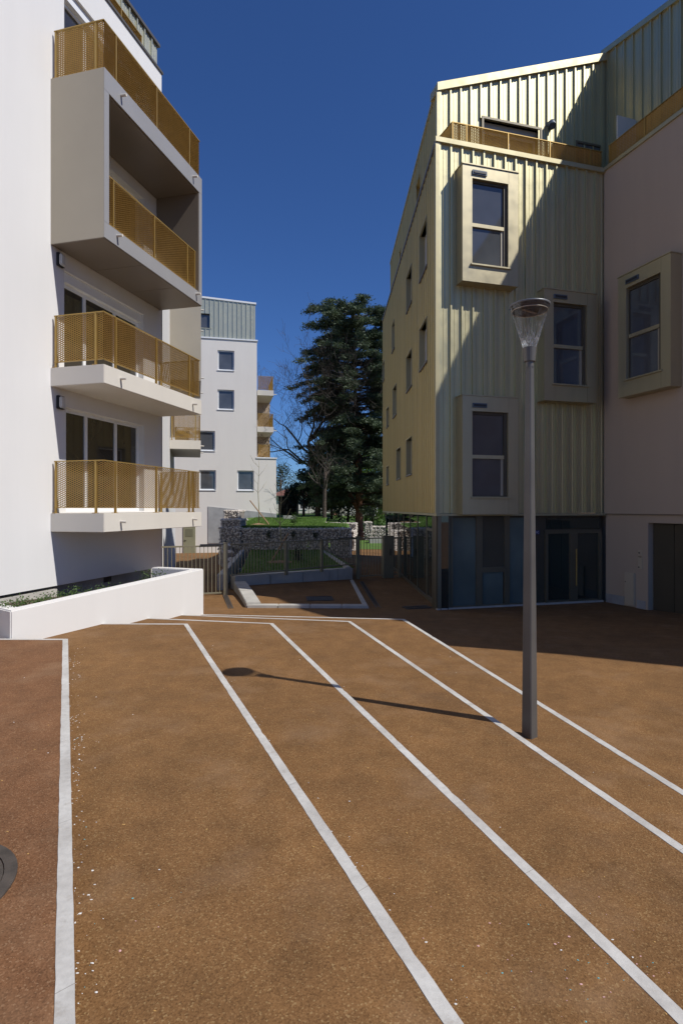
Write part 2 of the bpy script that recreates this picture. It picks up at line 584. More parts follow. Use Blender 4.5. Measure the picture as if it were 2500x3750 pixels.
# ------------------------------------------------------------------ metal cladding panels (shared mesh, one unit tall)
PW = 0.31
def clad_unit(mat, depth=0.035):
    pr = [(0.0, 0.0), (0.0, -depth), (0.042, -depth), (0.05, 0.0), (0.125, 0.0), (0.13, -0.007), (0.15, -0.007), (0.155, 0.0),
          (0.222, 0.0), (0.227, -0.007), (0.247, -0.007), (0.252, 0.0), (PW, 0.0)]
    m = MB()
    for x, y in pr:
        m.v += [(x, y, 0), (x, y, 1)]
    for i in range(len(pr) - 1):
        a = 2 * i
        m.f.append((a, a + 2, a + 3, a + 1))
    # the foot of the rib closed, so its profile reads from below
    b = len(m.v)
    m.v += [(0.0, 0.0, 0), (0.0, -depth, 0), (0.042, -depth, 0), (0.05, 0, 0)]
    m.f.append((b, b+3, b+2, b+1))
    return m.mesh('cladding_panel', mat)
U_GOLD = clad_unit('clad', 0.05)
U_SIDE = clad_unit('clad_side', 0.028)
U_PALE = clad_unit('clad_pale', 0.04)

def clad_run(parent, Mw, x0, x1, zlo, zhi, unit, holes=(), y=0.0):
    """zlo / zhi: numbers or functions of x"""
    n = max(1, int(round((x1 - x0) / PW)))
    step = (x1 - x0) / n
    fl = zlo if callable(zlo) else (lambda x: zlo)
    fh = zhi if callable(zhi) else (lambda x: zhi)
    for i in range(n):
        xa = x0 + i * step; xc = xa + step / 2
        segs = [(fl(xc), fh(xc))]
        for (a, b_, c, d) in holes:
            if a < xc < b_:
                new = []
                for (p, q) in segs:
                    if d <= p or c >= q:
                        new.append((p, q)); continue
                    if c > p: new.append((p, c))
                    if d < q: new.append((d, q))
                segs = new
        for (p, q) in segs:
            loc = Matrix.Translation((xa, y, p)) @ Matrix.Diagonal((step / PW, 1, q - p, 1))
            link('cladding_panel', unit, parent, Mw @ loc)
    return step

# ================================================================== GROUND
def gz(x, y):
    def sm(a, b, v):
        k = min(1, max(0, (v - a) / (b - a)))
        return k
    z = -0.5 - 0.37 * sm(8.6, 14.4, y) - 0.03 * sm(14.4, 18, y)
    if y > 16:
        left = min(1, max(0, (-3.9 - x) / 0.6))
        z += -0.45 * sm(18, 37, y) * left
        z += (0.3 * sm(27, 46, y) + 1.4 * sm(47, 70, y)) * (1 - left)
    return z

def sheet(name, xs, ys, fz, mat, kind='structure', parent=None):
    m = MB()
    for y in ys:
        for x in xs:
            m.v.append((x, y, fz(x, y)))
    nx = len(xs)
    for j in range(len(ys) - 1):
        for i in range(nx - 1):
            a = j * nx + i
            m.f.append((a, a + 1, a + nx + 1, a + nx))
    o = m.build(name, mat, parent, smooth=True)
    if kind: o['kind'] = kind
    return o

xs = [-400, -120, -60, -30, -20, -14, -10, -8, -6, -5, -4.5, -4.2, -3.9, -3, -2, -1, 0, 1, 2, 3, 4, 5, 6, 7, 8, 10, 12, 16, 22, 30, 60, 120, 400]
ys = [-60, -30, -15, -8, 0, 4, 6, 8, 8.6, 9.2, 10, 11, 12, 13, 14, 14.4, 15, 16, 17, 18, 20, 22, 24, 26, 27, 28, 30, 32, 34, 37, 42, 50, 62, 90, 200, 900]
sheet('ground', xs, ys, gz, 'asphalt')

# stepped plaza: every tread is a slab one step (0.1 m) above the next, edged with a pale band
LINES = [  # wall end, corner, near end
    ((-4.31, 7.42), (-3.56, 7.41), (-0.88, 1.877)),
    ((-3.74, 8.90), (-2.40, 8.88), (0.42, 1.987)),
    ((-3.34, 9.86), (-1.13, 9.41), (1.287, 2.146)),
    ((-2.99, 10.70), (0.16, 10.09), (2.018, 3.364)),
    ((-2.75, 11.28), (1.19, 10.80), (2.54, 4.24)),
]
def jag(p, q, off, amp, step=0.07):
    p = Vector(p); q = Vector(q); d = (q - p); L = d.length; d.normalize()
    n = Vector((-d.y, d.x))
    k = max(2, int(L / step))
    return [tuple(p + d * (L * i / k) + n * (off + (random.uniform(-amp, amp)))) for i in range(k + 1)]

for k, (w, c, nn) in enumerate(LINES):
    z = -0.1 * k
    W_, C_, N_ = Vector(w), Vector(c), Vector(nn)
    d = (N_ - C_).normalized()
    E_ = N_ + d * 7.0
    Wl = W_ + (W_ - C_).normalized() * 0.3
    back = E_.y
    poly = [(-9 - k * .01, back), tuple(E_), tuple(C_), tuple(Wl), (-9 - k * .01, Wl.y)]
    t_ = MB().prism(poly, -1.3 - 0.01 * k, z).build('step_tread', 'asphalt_red' if k == 0 else 'asphalt', fix=True)
    t_['kind'] = 'structure'
    # pale concrete band along the edge
    bw = 0.060
    n1 = Vector((-d.y, d.x));
    if n1.x > 0: n1 = -n1            # towards the tread
    d2 = (Wl - C_).normalized(); n2 = Vector((-d2.y, d2.x))
    if n2.y > 0: n2 = -n2
    # inner corner: intersection of the two offset lines
    A = C_ + n1 * bw; B = C_ + n2 * bw * 0.95
    den = d.x * d2.y - d.y * d2.x
    tt = ((B.x - A.x) * d2.y - (B.y - A.y) * d2.x) / den
    Cin = A + d * tt
    out_ = 0.004
    def strip(P, Q, Pi, Qi, amp, piece):
        L = (Q - P).length; np_ = max(1, int(round(L / piece)))
        for a_ in range(np_):
            m = MB()
            f0 = a_ / np_ + (0.0008 / L if a_ else 0); f1 = (a_ + 1) / np_ - (0.0008 / L if a_ < np_ - 1 else 0)
            kk = max(2, int(L / np_ / 0.07))
            for i in range(kk + 1):
                f = f0 + (f1 - f0) * i / kk
                o_ = P.lerp(Q, f); i_ = Pi.lerp(Qi, f)
                dd = (o_ - i_).normalized()
                ja = 0 if i in (0, kk) else random.uniform(-amp, amp); jb = 0 if i in (0, kk) else random.uniform(-amp * .6, amp * .6)
                if random.random() < .02: jb -= random.uniform(.004, .009)      # chipped arris
                oo = o_ + dd * (out_ + jb); ii = i_ + dd * ja
                m.v += [(oo.x, oo.y, z + .003), (ii.x, ii.y, z + .003), (oo.x, oo.y, z - .03), (ii.x, ii.y, z - .03)]
            for i in range(kk):
                a = 4 * i
                m.f += [(a, a + 1, a + 5, a + 4), (a, a + 4, a + 6, a + 2), (a + 1, a + 3, a + 7, a + 5)]
            m.build('edge_strip', 'nosing', t_, fix=True)
    strip(C_, E_, Cin, E_ + n1 * bw, 0.0022, 1.15)
    strip(Wl, C_, Wl + n2 * bw * 0.95, Cin, 0.0015, 1.15)

# ================================================================== LEFT APARTMENT BUILDING
DL = (0.249, 0.9685)
FL = frame((-5.57, 10.91, EYE), DL)
left = thing('apartment_building', 'white rendered apartment block with tan balconies rising above the low white planter', 'building', Mw=frame((-5.57, 10.91, 0.2), DL))
LH = [(0.41, 3.06, -0.06, 2.02), (0.36, 3.04, 2.74, 4.72), (0.36, 3.04, 5.44, 7.55), (0.36, 3.04, 8.28, 10.4)]
hole_wall(-9, 3.83, -1.5, 11.16, LH, 0.22).build('wall', 'white', left, FL)
MB().box(-9, 3.83, 0.30, 9, -1.5, 11.1).build('core', 'white', left, FL)
MB().box(3.83 - 0.02, 3.83, 0.002, 0.3, -1.5, 11.1).build('end_wall', 'white', left, FL)
MB().quad((-9, 0, -1.5), (3.83, 0, -1.5), (3.83, 0.3, -1.5), (-9, 0.3, -1.5)).build('drip_edge', 'plinth', left, FL)
MB().box(-9, 3.7, 0.22, 8.9, -3.0, -1.51).build('plinth', 'plinth', left, FL)
for i, (a, b_, c, d) in enumerate(LH):
    top = d
    if i in (1, 3):
        MB().box(a + .01, b_ - .01, 0.06, 0.2, d - 0.19, d - 0.005).build('shutter_box', 'frame_w', left, FL)
        top = d - 0.19
    window(left, FL, a, b_, c, top, 0.15, 'frame_w', 0.07, divs=(a + 0.78, a + 1.78), glass='glass_door', sill=False, name='balcony_door')
# roof edge: dark flashing, flush cladding with capping, railing in front of it
MB().box(-9, 3.86, -0.035, 0.2, 11.16, 11.215).build('flashing', 'grey_metal', left, FL)
clad_run(left, FL, -2.0, 3.80, 11.215, 11.86, U_PALE, y=0.11)
MB().box(-9, 3.84, 0.04, 0.4, 11.86, 11.93).build('coping', 'grey_metal', left, FL)
MB().box(-9, 3.80, 0.16, 8.5, 11.1, 11.86).build('roof', 'clad_pale', left, FL)
g = MB().box(-2.0, 3.0, 0.02, 0.05, 11.22, 11.24).build('guard_rail', 'rail_post', left, FL)
railing(g, FL, [(-2.0, 0.035), (3.0, 0.035)], 11.25, 11.47, [(-.6, .035), (0.8, .035), (2.2, .035), (2.98, .035)], foot=11.24)

BW, BD = 3.74, 1.18
def spouts(parent, Mw, z, ys=-BD, xs_=(0.5, 3.3)):
    for x in xs_:
        MB().tube([(x, ys + 0.05, z), (x, ys - 0.13, z - 0.012)], 0.026, 10).build('drain_spout', 'slab', parent, Mw)

def balcony(parent, Mw, ztop, th=0.355):
    b = MB().box(0, BW, -BD, 0.0, ztop - th, ztop).build('balcony', 'slab', parent, Mw, bevel=0.008)
    e = 0.045
    railing(b, Mw, [(0.05, -0.06), (0.05, -BD + e), (BW - .05, -BD + e), (BW - .05, -0.06)], ztop + 0.11, ztop + 1.0,
            [(0.05, -0.08), (0.05, -BD + 0.21), (0.40, -BD + e), (1.80, -BD + e), (3.20, -BD + e), (BW - .05, -BD + .21), (BW - .05, -.08)], foot=ztop)
    spouts(b, Mw, ztop - 0.16)
    return b

def loggia(parent, Mw, z0=5.07, z1=8.24):
    fl, ce = z0 + 0.30, z1 - 0.40
    jl = 0.14
    b = MB()
    b.box(0, jl, -BD, 0, z0, z1)                       # near cheek
    b.box(BW - jl, BW, -BD, 0, z0, z1)                 # far cheek
    b.box(jl, BW - jl, -BD, 0, ce, z1 - 0.002)         # roof slab
    b.box(jl, BW - jl, -BD, 0, z0 + 0.002, fl)         # floor slab
    o = b.build('loggia', 'panel', parent, Mw)
    # soffit panels below, with open joints
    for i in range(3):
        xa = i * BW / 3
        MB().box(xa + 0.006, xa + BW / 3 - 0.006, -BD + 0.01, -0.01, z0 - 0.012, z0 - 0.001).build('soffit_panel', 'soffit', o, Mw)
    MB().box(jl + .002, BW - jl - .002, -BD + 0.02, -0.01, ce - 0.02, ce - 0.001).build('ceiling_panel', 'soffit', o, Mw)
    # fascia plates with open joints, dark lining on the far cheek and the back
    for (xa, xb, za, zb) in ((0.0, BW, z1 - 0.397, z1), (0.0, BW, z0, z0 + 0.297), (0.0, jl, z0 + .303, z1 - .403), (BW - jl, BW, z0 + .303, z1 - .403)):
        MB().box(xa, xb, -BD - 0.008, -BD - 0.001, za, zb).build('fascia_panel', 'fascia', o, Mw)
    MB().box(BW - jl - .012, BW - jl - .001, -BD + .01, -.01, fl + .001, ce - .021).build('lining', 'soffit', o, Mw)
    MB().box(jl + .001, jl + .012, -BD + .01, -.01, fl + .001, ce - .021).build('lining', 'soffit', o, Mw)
    railing(o, Mw, [(jl + .01, -BD + 0.10), (BW - jl - .01, -BD + 0.10)], fl + 0.08, fl + 1.0,
            [(0.40, -BD + .10), (1.80, -BD + .10), (3.20, -BD + .10), (BW - jl - .04, -BD + .10)], foot=fl)
    e = 0.045
    railing(o, Mw, [(0.05, -0.06), (0.05, -BD + e), (BW - .05, -BD + e), (BW - .05, -0.06)], z1 + 0.03, z1 + 0.93,
            [(0.05, -0.08), (0.05, -BD + 0.21), (0.40, -BD + e), (1.80, -BD + e), (3.20, -BD + e), (BW - .05, -.08)], foot=z1)
    spouts(o, Mw, z1 - 0.18)
    spouts(o, Mw, z0 + 0.2, xs_=(0.38, 3.45))
    return o

balcony(left, FL, -0.09)
balcony(left, FL, 2.70)
loggia(left, FL)

def wall_lamp(Mw, x, z, label):
    t_ = thing('wall_lamp', label, 'lamp', Mw=Mw @ Matrix.Translation((x, 0, z)))
    Ml = WORLD[t_]
    MB().box(-0.085, 0.085, -0.045, -0.002, -0.13, 0.13).build('back_plate', 'dark', t_, Ml, bevel=0.01)
    MB().box(-0.065, 0.065, -0.11, -0.046, -0.11, 0.11).build('lens', 'lens', t_, Ml, bevel=0.02)
    MB().box(-0.082, 0.082, -0.06, -0.046, 0.112, 0.128).box(-0.082, 0.082, -0.06, -0.046, -0.128, -0.112).build('rim', 'dark', t_, Ml)
wall_lamp(FL, 0.22, 4.85, 'small square wall lamp beneath the boxed loggia, upper of the two')
wall_lamp(FL, 0.22, 2.07, 'small square wall lamp under the middle balcony slab, lower of the two')

# ---- block with a loggia further back
D2 = (-0.246, 0.969)
F2 = frame((-6.72, 22.3, EYE), D2)
back_b = thing('apartment_building', 'narrow white block with loggia half hidden behind the nearer balconies', 'building', Mw=frame((-6.72, 22.3, -1.0), D2))
LH2 = [(0.36, 3.04, 2.74, 4.72), (0.36, 3.04, 5.44, 7.55)]
hole_wall(-5.0, 6, -3.4, 11.2, LH2, 0.22).build('wall', 'white', back_b, F2)
MB().box(-5.0, 6, 0.3, 8, -3.4, 11.2).build('core', 'white', back_b, F2)
for (a, b_, c, d) in LH2:
    window(back_b, F2, a, b_, c, d, 0.15, 'frame_w', 0.07, divs=(a + 0.78, a + 1.78), glass='glass_door', sill=False, name='balcony_door')
balcony(back_b, F2, 2.70)
loggia(back_b, F2)

# ================================================================== PLANTER
PA, PB = Vector((-4.31, 7.42)), Vector((-2.73, 11.30))
pd = (PB - PA).normalized(); pn = Vector((-pd.y, pd.x))       # pn: towards the building
pc = PA + Vector((-0.8, 0.6)) * 1.0
tw = 0.2
pin = [PA + pn * tw + pd * 0.12, PB + pn * tw - pd * 0.22]
Wend = Vector((-4.62, 14.62))
pl = thing('planter_wall', 'low white rendered planter wall running along the left building', 'planter', (PA.x, PA.y, 0))
def xy(v): return (v.x, v.y)
dr_ = Vector((-0.8, 0.6)); q2 = PA + dr_ * 1.3; inr = Vector((0.6, 0.8)) * tw
A_ = PA + pn * tw; B_ = PA + inr
den_ = pd.x * dr_.y - pd.y * dr_.x
tt_ = ((B_.x - A_.x) * dr_.y - (B_.y - A_.y) * dr_.x) / den_
inner = A_ + pd * tt_
wv = [xy(q2), xy(PA), xy(PB), xy(PB + pn * tw), xy(inner), xy(q2 + inr)]
MB().prism(wv, -1.2, [0.365, 0.365, 0.505, 0.505, 0.365, 0.365]).build('front_wall', 'planter', pl, fix=True, bevel=0.016)
e1 = PB + pn * (tw + .002)
e2 = PB + pn * 1.12
MB().prism([xy(e1 - pd * .2), xy(e1), xy(e2), xy(e2 - pd * .2)], -1.2, 0.502).build('end_wall', 'planter', pl, fix=True, bevel=0.015)
sl = [xy(PA + pn * .15 + pd * .1), xy(PB + pn * .15 - pd * .1), xy(PB + pn * 1.8 - pd * .1), (-5.9, 10.9), (-7.2, 7.8), (-5.2, 8.0)]
m = MB().prism(sl, -0.6, [0.21, -0.02, -0.05, 0.0, 0.05, 0.2])
m.build('soil', 'soil', pl, fix=True)
r1 = e2 - pd * .19 - pn * .001; r2 = Vector((-4.62, 14.45))
MB().prism([xy(r1), xy(r1 + Vector((.0, .18))), xy(r2 + Vector((.17, .05))), xy(r2)], -1.2, [0.498, 0.498, -0.1, -0.1]).build('side_wall', 'planter', pl, fix=True)
# vent in the plinth
MB().box(1.85, 2.1, 0.205, 0.225, -1.66, -1.54).build('plinth_vent', 'dark', left, FL)
MB().box(-2.2, 0.15, -0.02, 0.215, -1.75, -1.56).build('footing', 'concrete', left, FL)

# ================================================================== GOLD BUILDING (front + side + wing)
DF = (0.963, 0.268)
FF = frame((2.413, 14.4, EYE), DF)                       # corrugated front
DG = (0.026, -1.0)
SL = 13.7                                                # side length
gd = Vector(DG).normalized()
go = Vector((2.413, 14.4)) - gd * SL
FG = frame((go.x, go.y, EYE), DG)                        # long side: x from far end to the near corner
DW = (0.31, -0.95)
FWg = frame((7.24, 15.74, EYE), DW)                      # wing
gold = thing('apartment_building', 'gold metal clad building with bay windows beside the lamp post', 'building', Mw=frame((2.413, 14.4, -0.9), DF))
FT = 5.02
ZB = -0.14
CORN = 9.27
# cladding, front
clad_run(gold, FF, 0.04, FT, ZB + 0.02, CORN - 0.02, U_GOLD)
MB().prism([(0.03, 0.012), (FT, 0.012), (FT, 0.2), (0.09, 0.2)], ZB + 0.02, CORN).build('front_sheathing', 'clad', gold, FF)
MB().box(-0.06, 0.038, -0.058, 0.01, ZB + 0.015, CORN - .02).build('corner_trim', 'clad_trim', gold, FF)
MB().prism([(-0.07, -0.085), (FT + 0.05, -0.085), (FT + 0.05, 0.25), (0.02, 0.25)], CORN - 0.02, CORN + 0.10).build('coping', 'clad_trim', gold, FF)
MB().box(-0.05, FT, -0.065, 0.09, ZB - 0.05, ZB + 0.013).build('drip_flashing', 'clad_trim', gold, FF)
# cladding, side, with windows (x measured from far end)
SW = [(3.91, 5.18, 6.74, 7.95), (1.30, 2.60, 4.06, 5.28), (8.70, 9.75, 6.55, 7.70), (4.0, 5.29, 4.0, 5.2), (12.79, 13.7, 6.2, 7.1),
      (8.09, 9.26, 3.75, 4.95), (10.9, 11.95, 3.7, 4.55), (3.91, 5.24, 1.12, 2.34), (6.78, 8.09, 1.13, 2.3), (10.9, 11.8, 1.08, 1.9), (1.23, 2.45, 6.7, 8.06)]
nS = int(round(SL / PW)); stS = SL / nS
def snap(v): return round(v / stS) * stS
sh = []
for (a, b_, c, d) in SW:
    xa, xb = snap(SL - b_), snap(SL - a)
    sh.append((xa, xb, c, d))
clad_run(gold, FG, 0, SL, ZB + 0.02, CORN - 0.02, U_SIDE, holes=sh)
def wp(Mw, x, y):
    v = Mw @ Vector((x, y, 0)); return (v.x, v.y)
core_poly = [wp(FF, 0.35, 0.28), wp(FF, 5.4, 0.28), wp(FG, 1.0, 7.0), wp(FG, 0.0, 0.24), wp(FG, SL - 0.4, 0.24)]
MB().prism(core_poly, EYE + ZB + 0.02, EYE + CORN).build('core', 'clad', gold, I4, fix=True)
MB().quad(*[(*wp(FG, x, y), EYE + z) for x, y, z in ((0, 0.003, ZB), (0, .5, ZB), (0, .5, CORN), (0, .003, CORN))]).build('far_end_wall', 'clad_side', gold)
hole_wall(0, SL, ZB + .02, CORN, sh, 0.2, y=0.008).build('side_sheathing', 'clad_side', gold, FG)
for (a, b_, c, d) in sh:
    w = window(gold, FG, a + .02, b_ - .02, c + .02, d - .02, 0.13, 'frame_w', 0.05, glass='glass', sill=False)
    MB().box(a - .01, b_ + .01, -0.06, 0.13, c - 0.025, c + 0.015).build('sill', 'grey_metal', w, FG)
    mm = MB(); mm.box(a - 0.012, a + 0.012, -0.045, 0.13, c + .016, d); mm.box(b_ - 0.012, b_ + 0.012, -0.045, 0.13, c + .016, d); mm.box(a - .012, b_ + .012, -0.05, 0.13, d, d + .02)
    mm.build('reveal', 'clad_trim', w, FG)
MB().box(-0.05, SL - 0.05, -0.05, 0.2, CORN - 0.015, CORN + 0.07).build('side_coping', 'grey_metal', gold, FG)
MB().box(0, SL - .04, -0.03, 0.11, ZB - 0.045, ZB + 0.015).build('side_flashing', 'clad_trim', gold, FG)
MB().prism([wp(FF, 0.05, 0.11), wp(FF, 5.2, 0.11), wp(FG, 1.0, 5.0), wp(FG, 0.02, 0.1), wp(FG, SL - .1, 0.1)], EYE + ZB - 0.04, EYE + ZB).build('soffit', 'soffit', gold, I4, fix=True)
# top storey, set back
TY = 1.0
def ztop(x): return 11.53 + (x - 0.47) * (13.57 - 11.53) / (6.09 - 0.47)
tx0, tx1 = 0.47, 5.75
TH = [(1.86, 3.66, 9.0, 10.85)]
clad_run(gold, FF, tx0 + .06, tx1 + .3, CORN - 0.2, lambda x: ztop(x) - 0.12, U_GOLD, holes=[(1.86, 3.66, 9.0, 10.85)], y=TY)
m = MB()
m.prism([(tx0 - .02, TY - 0.085), (tx1 + .35, TY - 0.085), (tx1 + .35, TY + .4), (tx0 - .02, TY + .4)], [ztop(tx0) - .2, ztop(tx1 + .35) - .2, ztop(tx1 + .35) - .2, ztop(tx0) - .2], [ztop(tx0) + .02, ztop(tx1 + .35) + .02, ztop(tx1 + .35) + .02, ztop(tx0) + .02])
m.build('roof_coping', 'clad_trim', gold, FF)
MB().box(tx0 - .03, tx0 + .06, TY - .058, TY + .02, CORN, ztop(tx0) - .2).build('corner_trim', 'clad_trim', gold, FF)
# keep the doorway clear
hw = hole_wall(tx0, tx1 + .3, CORN - .2, ztop(tx0) - .1, TH, 0.25, y=TY + .012)
hw.build('top_sheathing', 'clad', gold, FF)
tc = [wp(FF, tx0 + .12, TY + .3), wp(FF, tx1 + .3, TY + .3), wp(FG, 3.0, 6.5), wp(FG, 1.7, 0.45)]
MB().prism(tc, EYE + CORN - .2, [EYE + ztop(tx0) - .1, EYE + ztop(tx1 + .3) - .1, EYE + 12.6, EYE + 11.34]).build('top_core', 'clad', gold, I4, fix=True)
m = MB().quad((tx0, TY + .013, ztop(tx0) - .1), (tx1 + .3, TY + .013, ztop(tx0) - .1), (tx1 + .3, TY + .013, ztop(tx1 + .3) - .1))
m.build('top_sheathing', 'clad', gold, FF)
window(gold, FF, 1.88, 3.64, 9.15, 10.65, TY + 0.16, 'frame_w', 0.07, divs=(2.76,), glass='glass_door', sill=False, name='terrace_door')
MB().box(1.88, 3.64, TY + .08, TY + .24, 10.65, 10.84).build('shutter_box', 'panel', gold, FF)
m = MB(); m.box(1.80, 1.86, TY - .06, TY + .2, 9.1, 10.91); m.box(3.66, 3.72, TY - .06, TY + .2, 9.1, 10.91); m.box(1.86, 3.66, TY - .06, TY + .2, 10.85, 10.91)
m.build('door_surround', 'bronze', gold, FF)
# side window partly seen near the inner corner
m = MB(); m.box(4.85, 4.9, TY - .07, TY + .02, 9.2, 10.75); m.box(4.9, 5.7, TY - .07, TY + .02, 10.69, 10.75); m.build('window_surround', 'bronze', gold, FF)
MB().box(4.9, 5.7, TY - .04, TY + .0, 9.2, 10.69).build('pane', 'glass', gold, FF)
# terrace wall vent hood
MB().tube([(3.99, TY - .02, 11.05), (3.99, TY - .16, 11.03)], 0.11, 14).tube([(3.99, TY - .10, 11.05), (3.99, TY - .15, 10.95)], 0.11, 14).build('vent_hood', 'vent', gold, FF)
# top storey, long side (inset)
TH2 = [(3.59, 4.64, 9.7, 10.75), (8.36, 9.12, 9.5, 10.5)]
ts = []
for (a, b_, c, d) in TH2:
    ts.append((snap(SL - b_), snap(SL - a), c, d))
SLT = SL - 1.15
def sidetop(x): return 11.35
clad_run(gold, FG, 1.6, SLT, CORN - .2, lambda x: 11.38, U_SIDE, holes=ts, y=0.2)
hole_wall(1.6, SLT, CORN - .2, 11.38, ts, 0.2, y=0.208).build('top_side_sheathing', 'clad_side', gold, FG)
for (a, b_, c, d) in ts:
    window(gold, FG, a + .02, b_ - .02, c + .02, d - .02, 0.33, 'frame_w', 0.05, glass='glass', sill=False)
MB().box(1.58, SLT + .03, 0.15, 0.5, 11.38, 11.46).build('top_side_coping', 'clad_trim', gold, FG)
# terrace railing along the front and the wing
tr = MB().box(0.3, FT, 0.10, 0.95, CORN - 0.05, CORN - .02).build('terrace', 'plinth', gold, FF)
railing(tr, FF, [(0.42, 0.95), (0.5, 0.15), (FT + .05, 0.15)], CORN + 0.12, CORN + 0.70, [(0.5, .15), (0.9, .15), (2.12, .15), (3.4, .15), (4.7, .15)], foot=CORN + .1)
# bays on the front
def bay(Mw, x0, x1, z0, z1, wx0, wx1, wz0, wz1, p=0.35, mat='bay'):
    m = hole_wall(x0, x1, z0, z1, [(wx0, wx1, wz0, wz1)], 0.14, y=-p)
    m.quad((x0, -p, z0), (x0, -p, z1), (x0, 0, z1), (x0, 0, z0))
    m.quad((x1, -p, z0), (x1, 0, z0), (x1, 0, z1), (x1, -p, z1))
    m.quad((x0, -p, z1), (x1, -p, z1), (x1, 0, z1), (x0, 0, z1))
    m.quad((x0, -p, z0), (x0, 0, z0), (x1, 0, z0), (x1, -p, z0))
    o = m.build('bay_window', mat, gold, Mw)
    MB().box(x0 - .015, x1 + .015, -p - .02, 0.0, z1 + .002, z1 + 0.03).build('cap', mat, o, Mw)
    mid = wz0 + (wz1 - wz0) * 0.47
    fw = 0.05
    f = MB()
    y = -p + 0.08
    f.box(wx0, wx0 + .025, y, y + .06, wz0, wz1); f.box(wx1 - 0.09, wx1, y - .02, y + .06, wz0, wz1)
    f.box(wx0 + .025, wx1 - .09, y, y + .06, wz1 - 0.07, wz1); f.box(wx0 + .025, wx1 - .09, y, y + .06, wz0, wz0 + .03)
    f.build('frame', 'bronze_d', o, Mw)
    MB().box(wx0 + .025, wx1 - .09, y - .02, y + .06, mid - .045, mid + .045).build('transom', mat, o, Mw)
    MB().box(wx0 + .02, wx1 - .085, y + .03, y + .05, mid + .04, wz1 - .065).build('pane', 'glass', o, Mw)
    MB().box(wx0 + .02, wx1 - .085, y + .03, y + .05, wz0 + .025, mid - .04).build('pane', 'glass', o, Mw)
    MB().box(wx1 - .16, wx1 - .085, y + .012, y + .028, wz0 + .03, mid - .045).build('sash_edge', 'panel', o, Mw)
    MB().box(wx0 - .05, wx1 + .06, -p - .05, -p + .1, wz0 - .04, wz0 - .003).build('sill', mat, o, Mw)
    v = MB().box(wx0 + .0, wx0 + .40, -p - .03, -p - .002, wz1 + .09, wz1 + .2).build('air_vent', 'vent', o, Mw)
    MB().box(wx0 + .03, wx0 + .37, -p - .045, -p - .032, wz1 + .12, wz1 + .17).build('air_slot', 'dark', o, Mw)
    # panel joints beside the opening
    MB().box(wx1 + .01, wx1 + .016, -p - .001, -p + .002, z0 + .01, wz0 - .05).build('joint', 'bronze', o, Mw)
    MB().box(wx1 + .01, wx1 + .016, -p - .001, -p + .002, wz1 + .01, z1 - .01).build('joint', 'bronze', o, Mw)
bay(FF, 0.53, 2.11, 5.70, 8.62, 0.80, 1.82, 6.15, 8.30)
bay(FF, 2.88, 4.49, 2.83, 5.74, 3.16, 4.19, 3.28, 5.42)
bay(FF, 0.53, 2.11, -0.15, 2.83, 0.80, 1.82, 0.30, 2.45)
# ---- ground floor, front
GB = -2.62
gf = MB().box(-0.0, 5.0, 0.10, 0.3, GB, ZB - .05).build('ground_floor_front', 'bronze_d', gold, FF)
def gbox(name, mat, x0, x1, y0, y1, z0, z1, par=None):
    return MB().box(x0, x1, y0, y1, z0, z1).build(name, mat, par or gold, FF)
gbox('corner_panel', 'bronze', 0.0, 0.40, 0.05, 0.098, GB, ZB - .06)
gbox('frame_post', 'bronze', 0.403, 0.46, 0.03, 0.098, GB, ZB - .06)
gbox('pane', 'glass_film', 0.46, 1.12, 0.07, 0.095, GB + .12, ZB - .1)
gbox('frame_post', 'bronze', 1.12, 1.30, 0.03, 0.098, GB, ZB - .06)
w = gbox('panel', 'bronze_d', 1.30, 1.94, 0.06, 0.096, -1.53, ZB - .08)
gbox('pane', 'glass_film', 1.33, 1.92, 0.07, 0.095, GB + .12, -1.66)
gbox('frame_rail', 'bronze', 1.30, 1.94, 0.035, 0.098, -1.66, -1.53)
gbox('frame_post', 'bronze', 1.94, 2.10, 0.03, 0.098, GB, ZB - .06)
gbox('pane', 'glass_film', 2.10, 2.72, 0.07, 0.095, GB + .12, ZB - .1)
gbox('frame_post', 'bronze', 2.72, 2.86, 0.03, 0.098, GB, ZB - .06)
gbox('frame_rail', 'bronze', 0.46, 2.72, 0.04, 0.094, GB, GB + .12)
dr = gbox('entrance_door', 'bronze', 3.19, 4.98, 0.05, 0.098, -0.68, -0.58)
gbox('transom_pane', 'glass_shop', 3.25, 4.92, 0.07, 0.095, -0.55, ZB - .12, dr)
for a, b_ in ((3.19, 3.27), (3.95, 4.20), (4.88, 4.99)):
    gbox('jamb', 'bronze', a, b_, 0.03, 0.097, GB, -0.68, dr)
gbox('bottom_rail', 'bronze', 3.27, 4.88, 0.045, 0.096, GB, GB + .14, dr)
gbox('pane', 'glass_shop', 3.27, 3.95, 0.07, 0.095, GB + .14, -0.68, dr)
gbox('pane', 'glass_shop', 4.20, 4.88, 0.07, 0.095, GB + .14, -0.68, dr)
MB().tube([(4.12, -0.02, -1.1), (4.12, -0.02, -2.1)], 0.016, 8).build('pull_handle', 'rail_post', dr, FF)
MB().box(0, 5.0, -0.02, 0.09, GB - .02, -2.535).build('threshold', 'concrete', gold, FF)
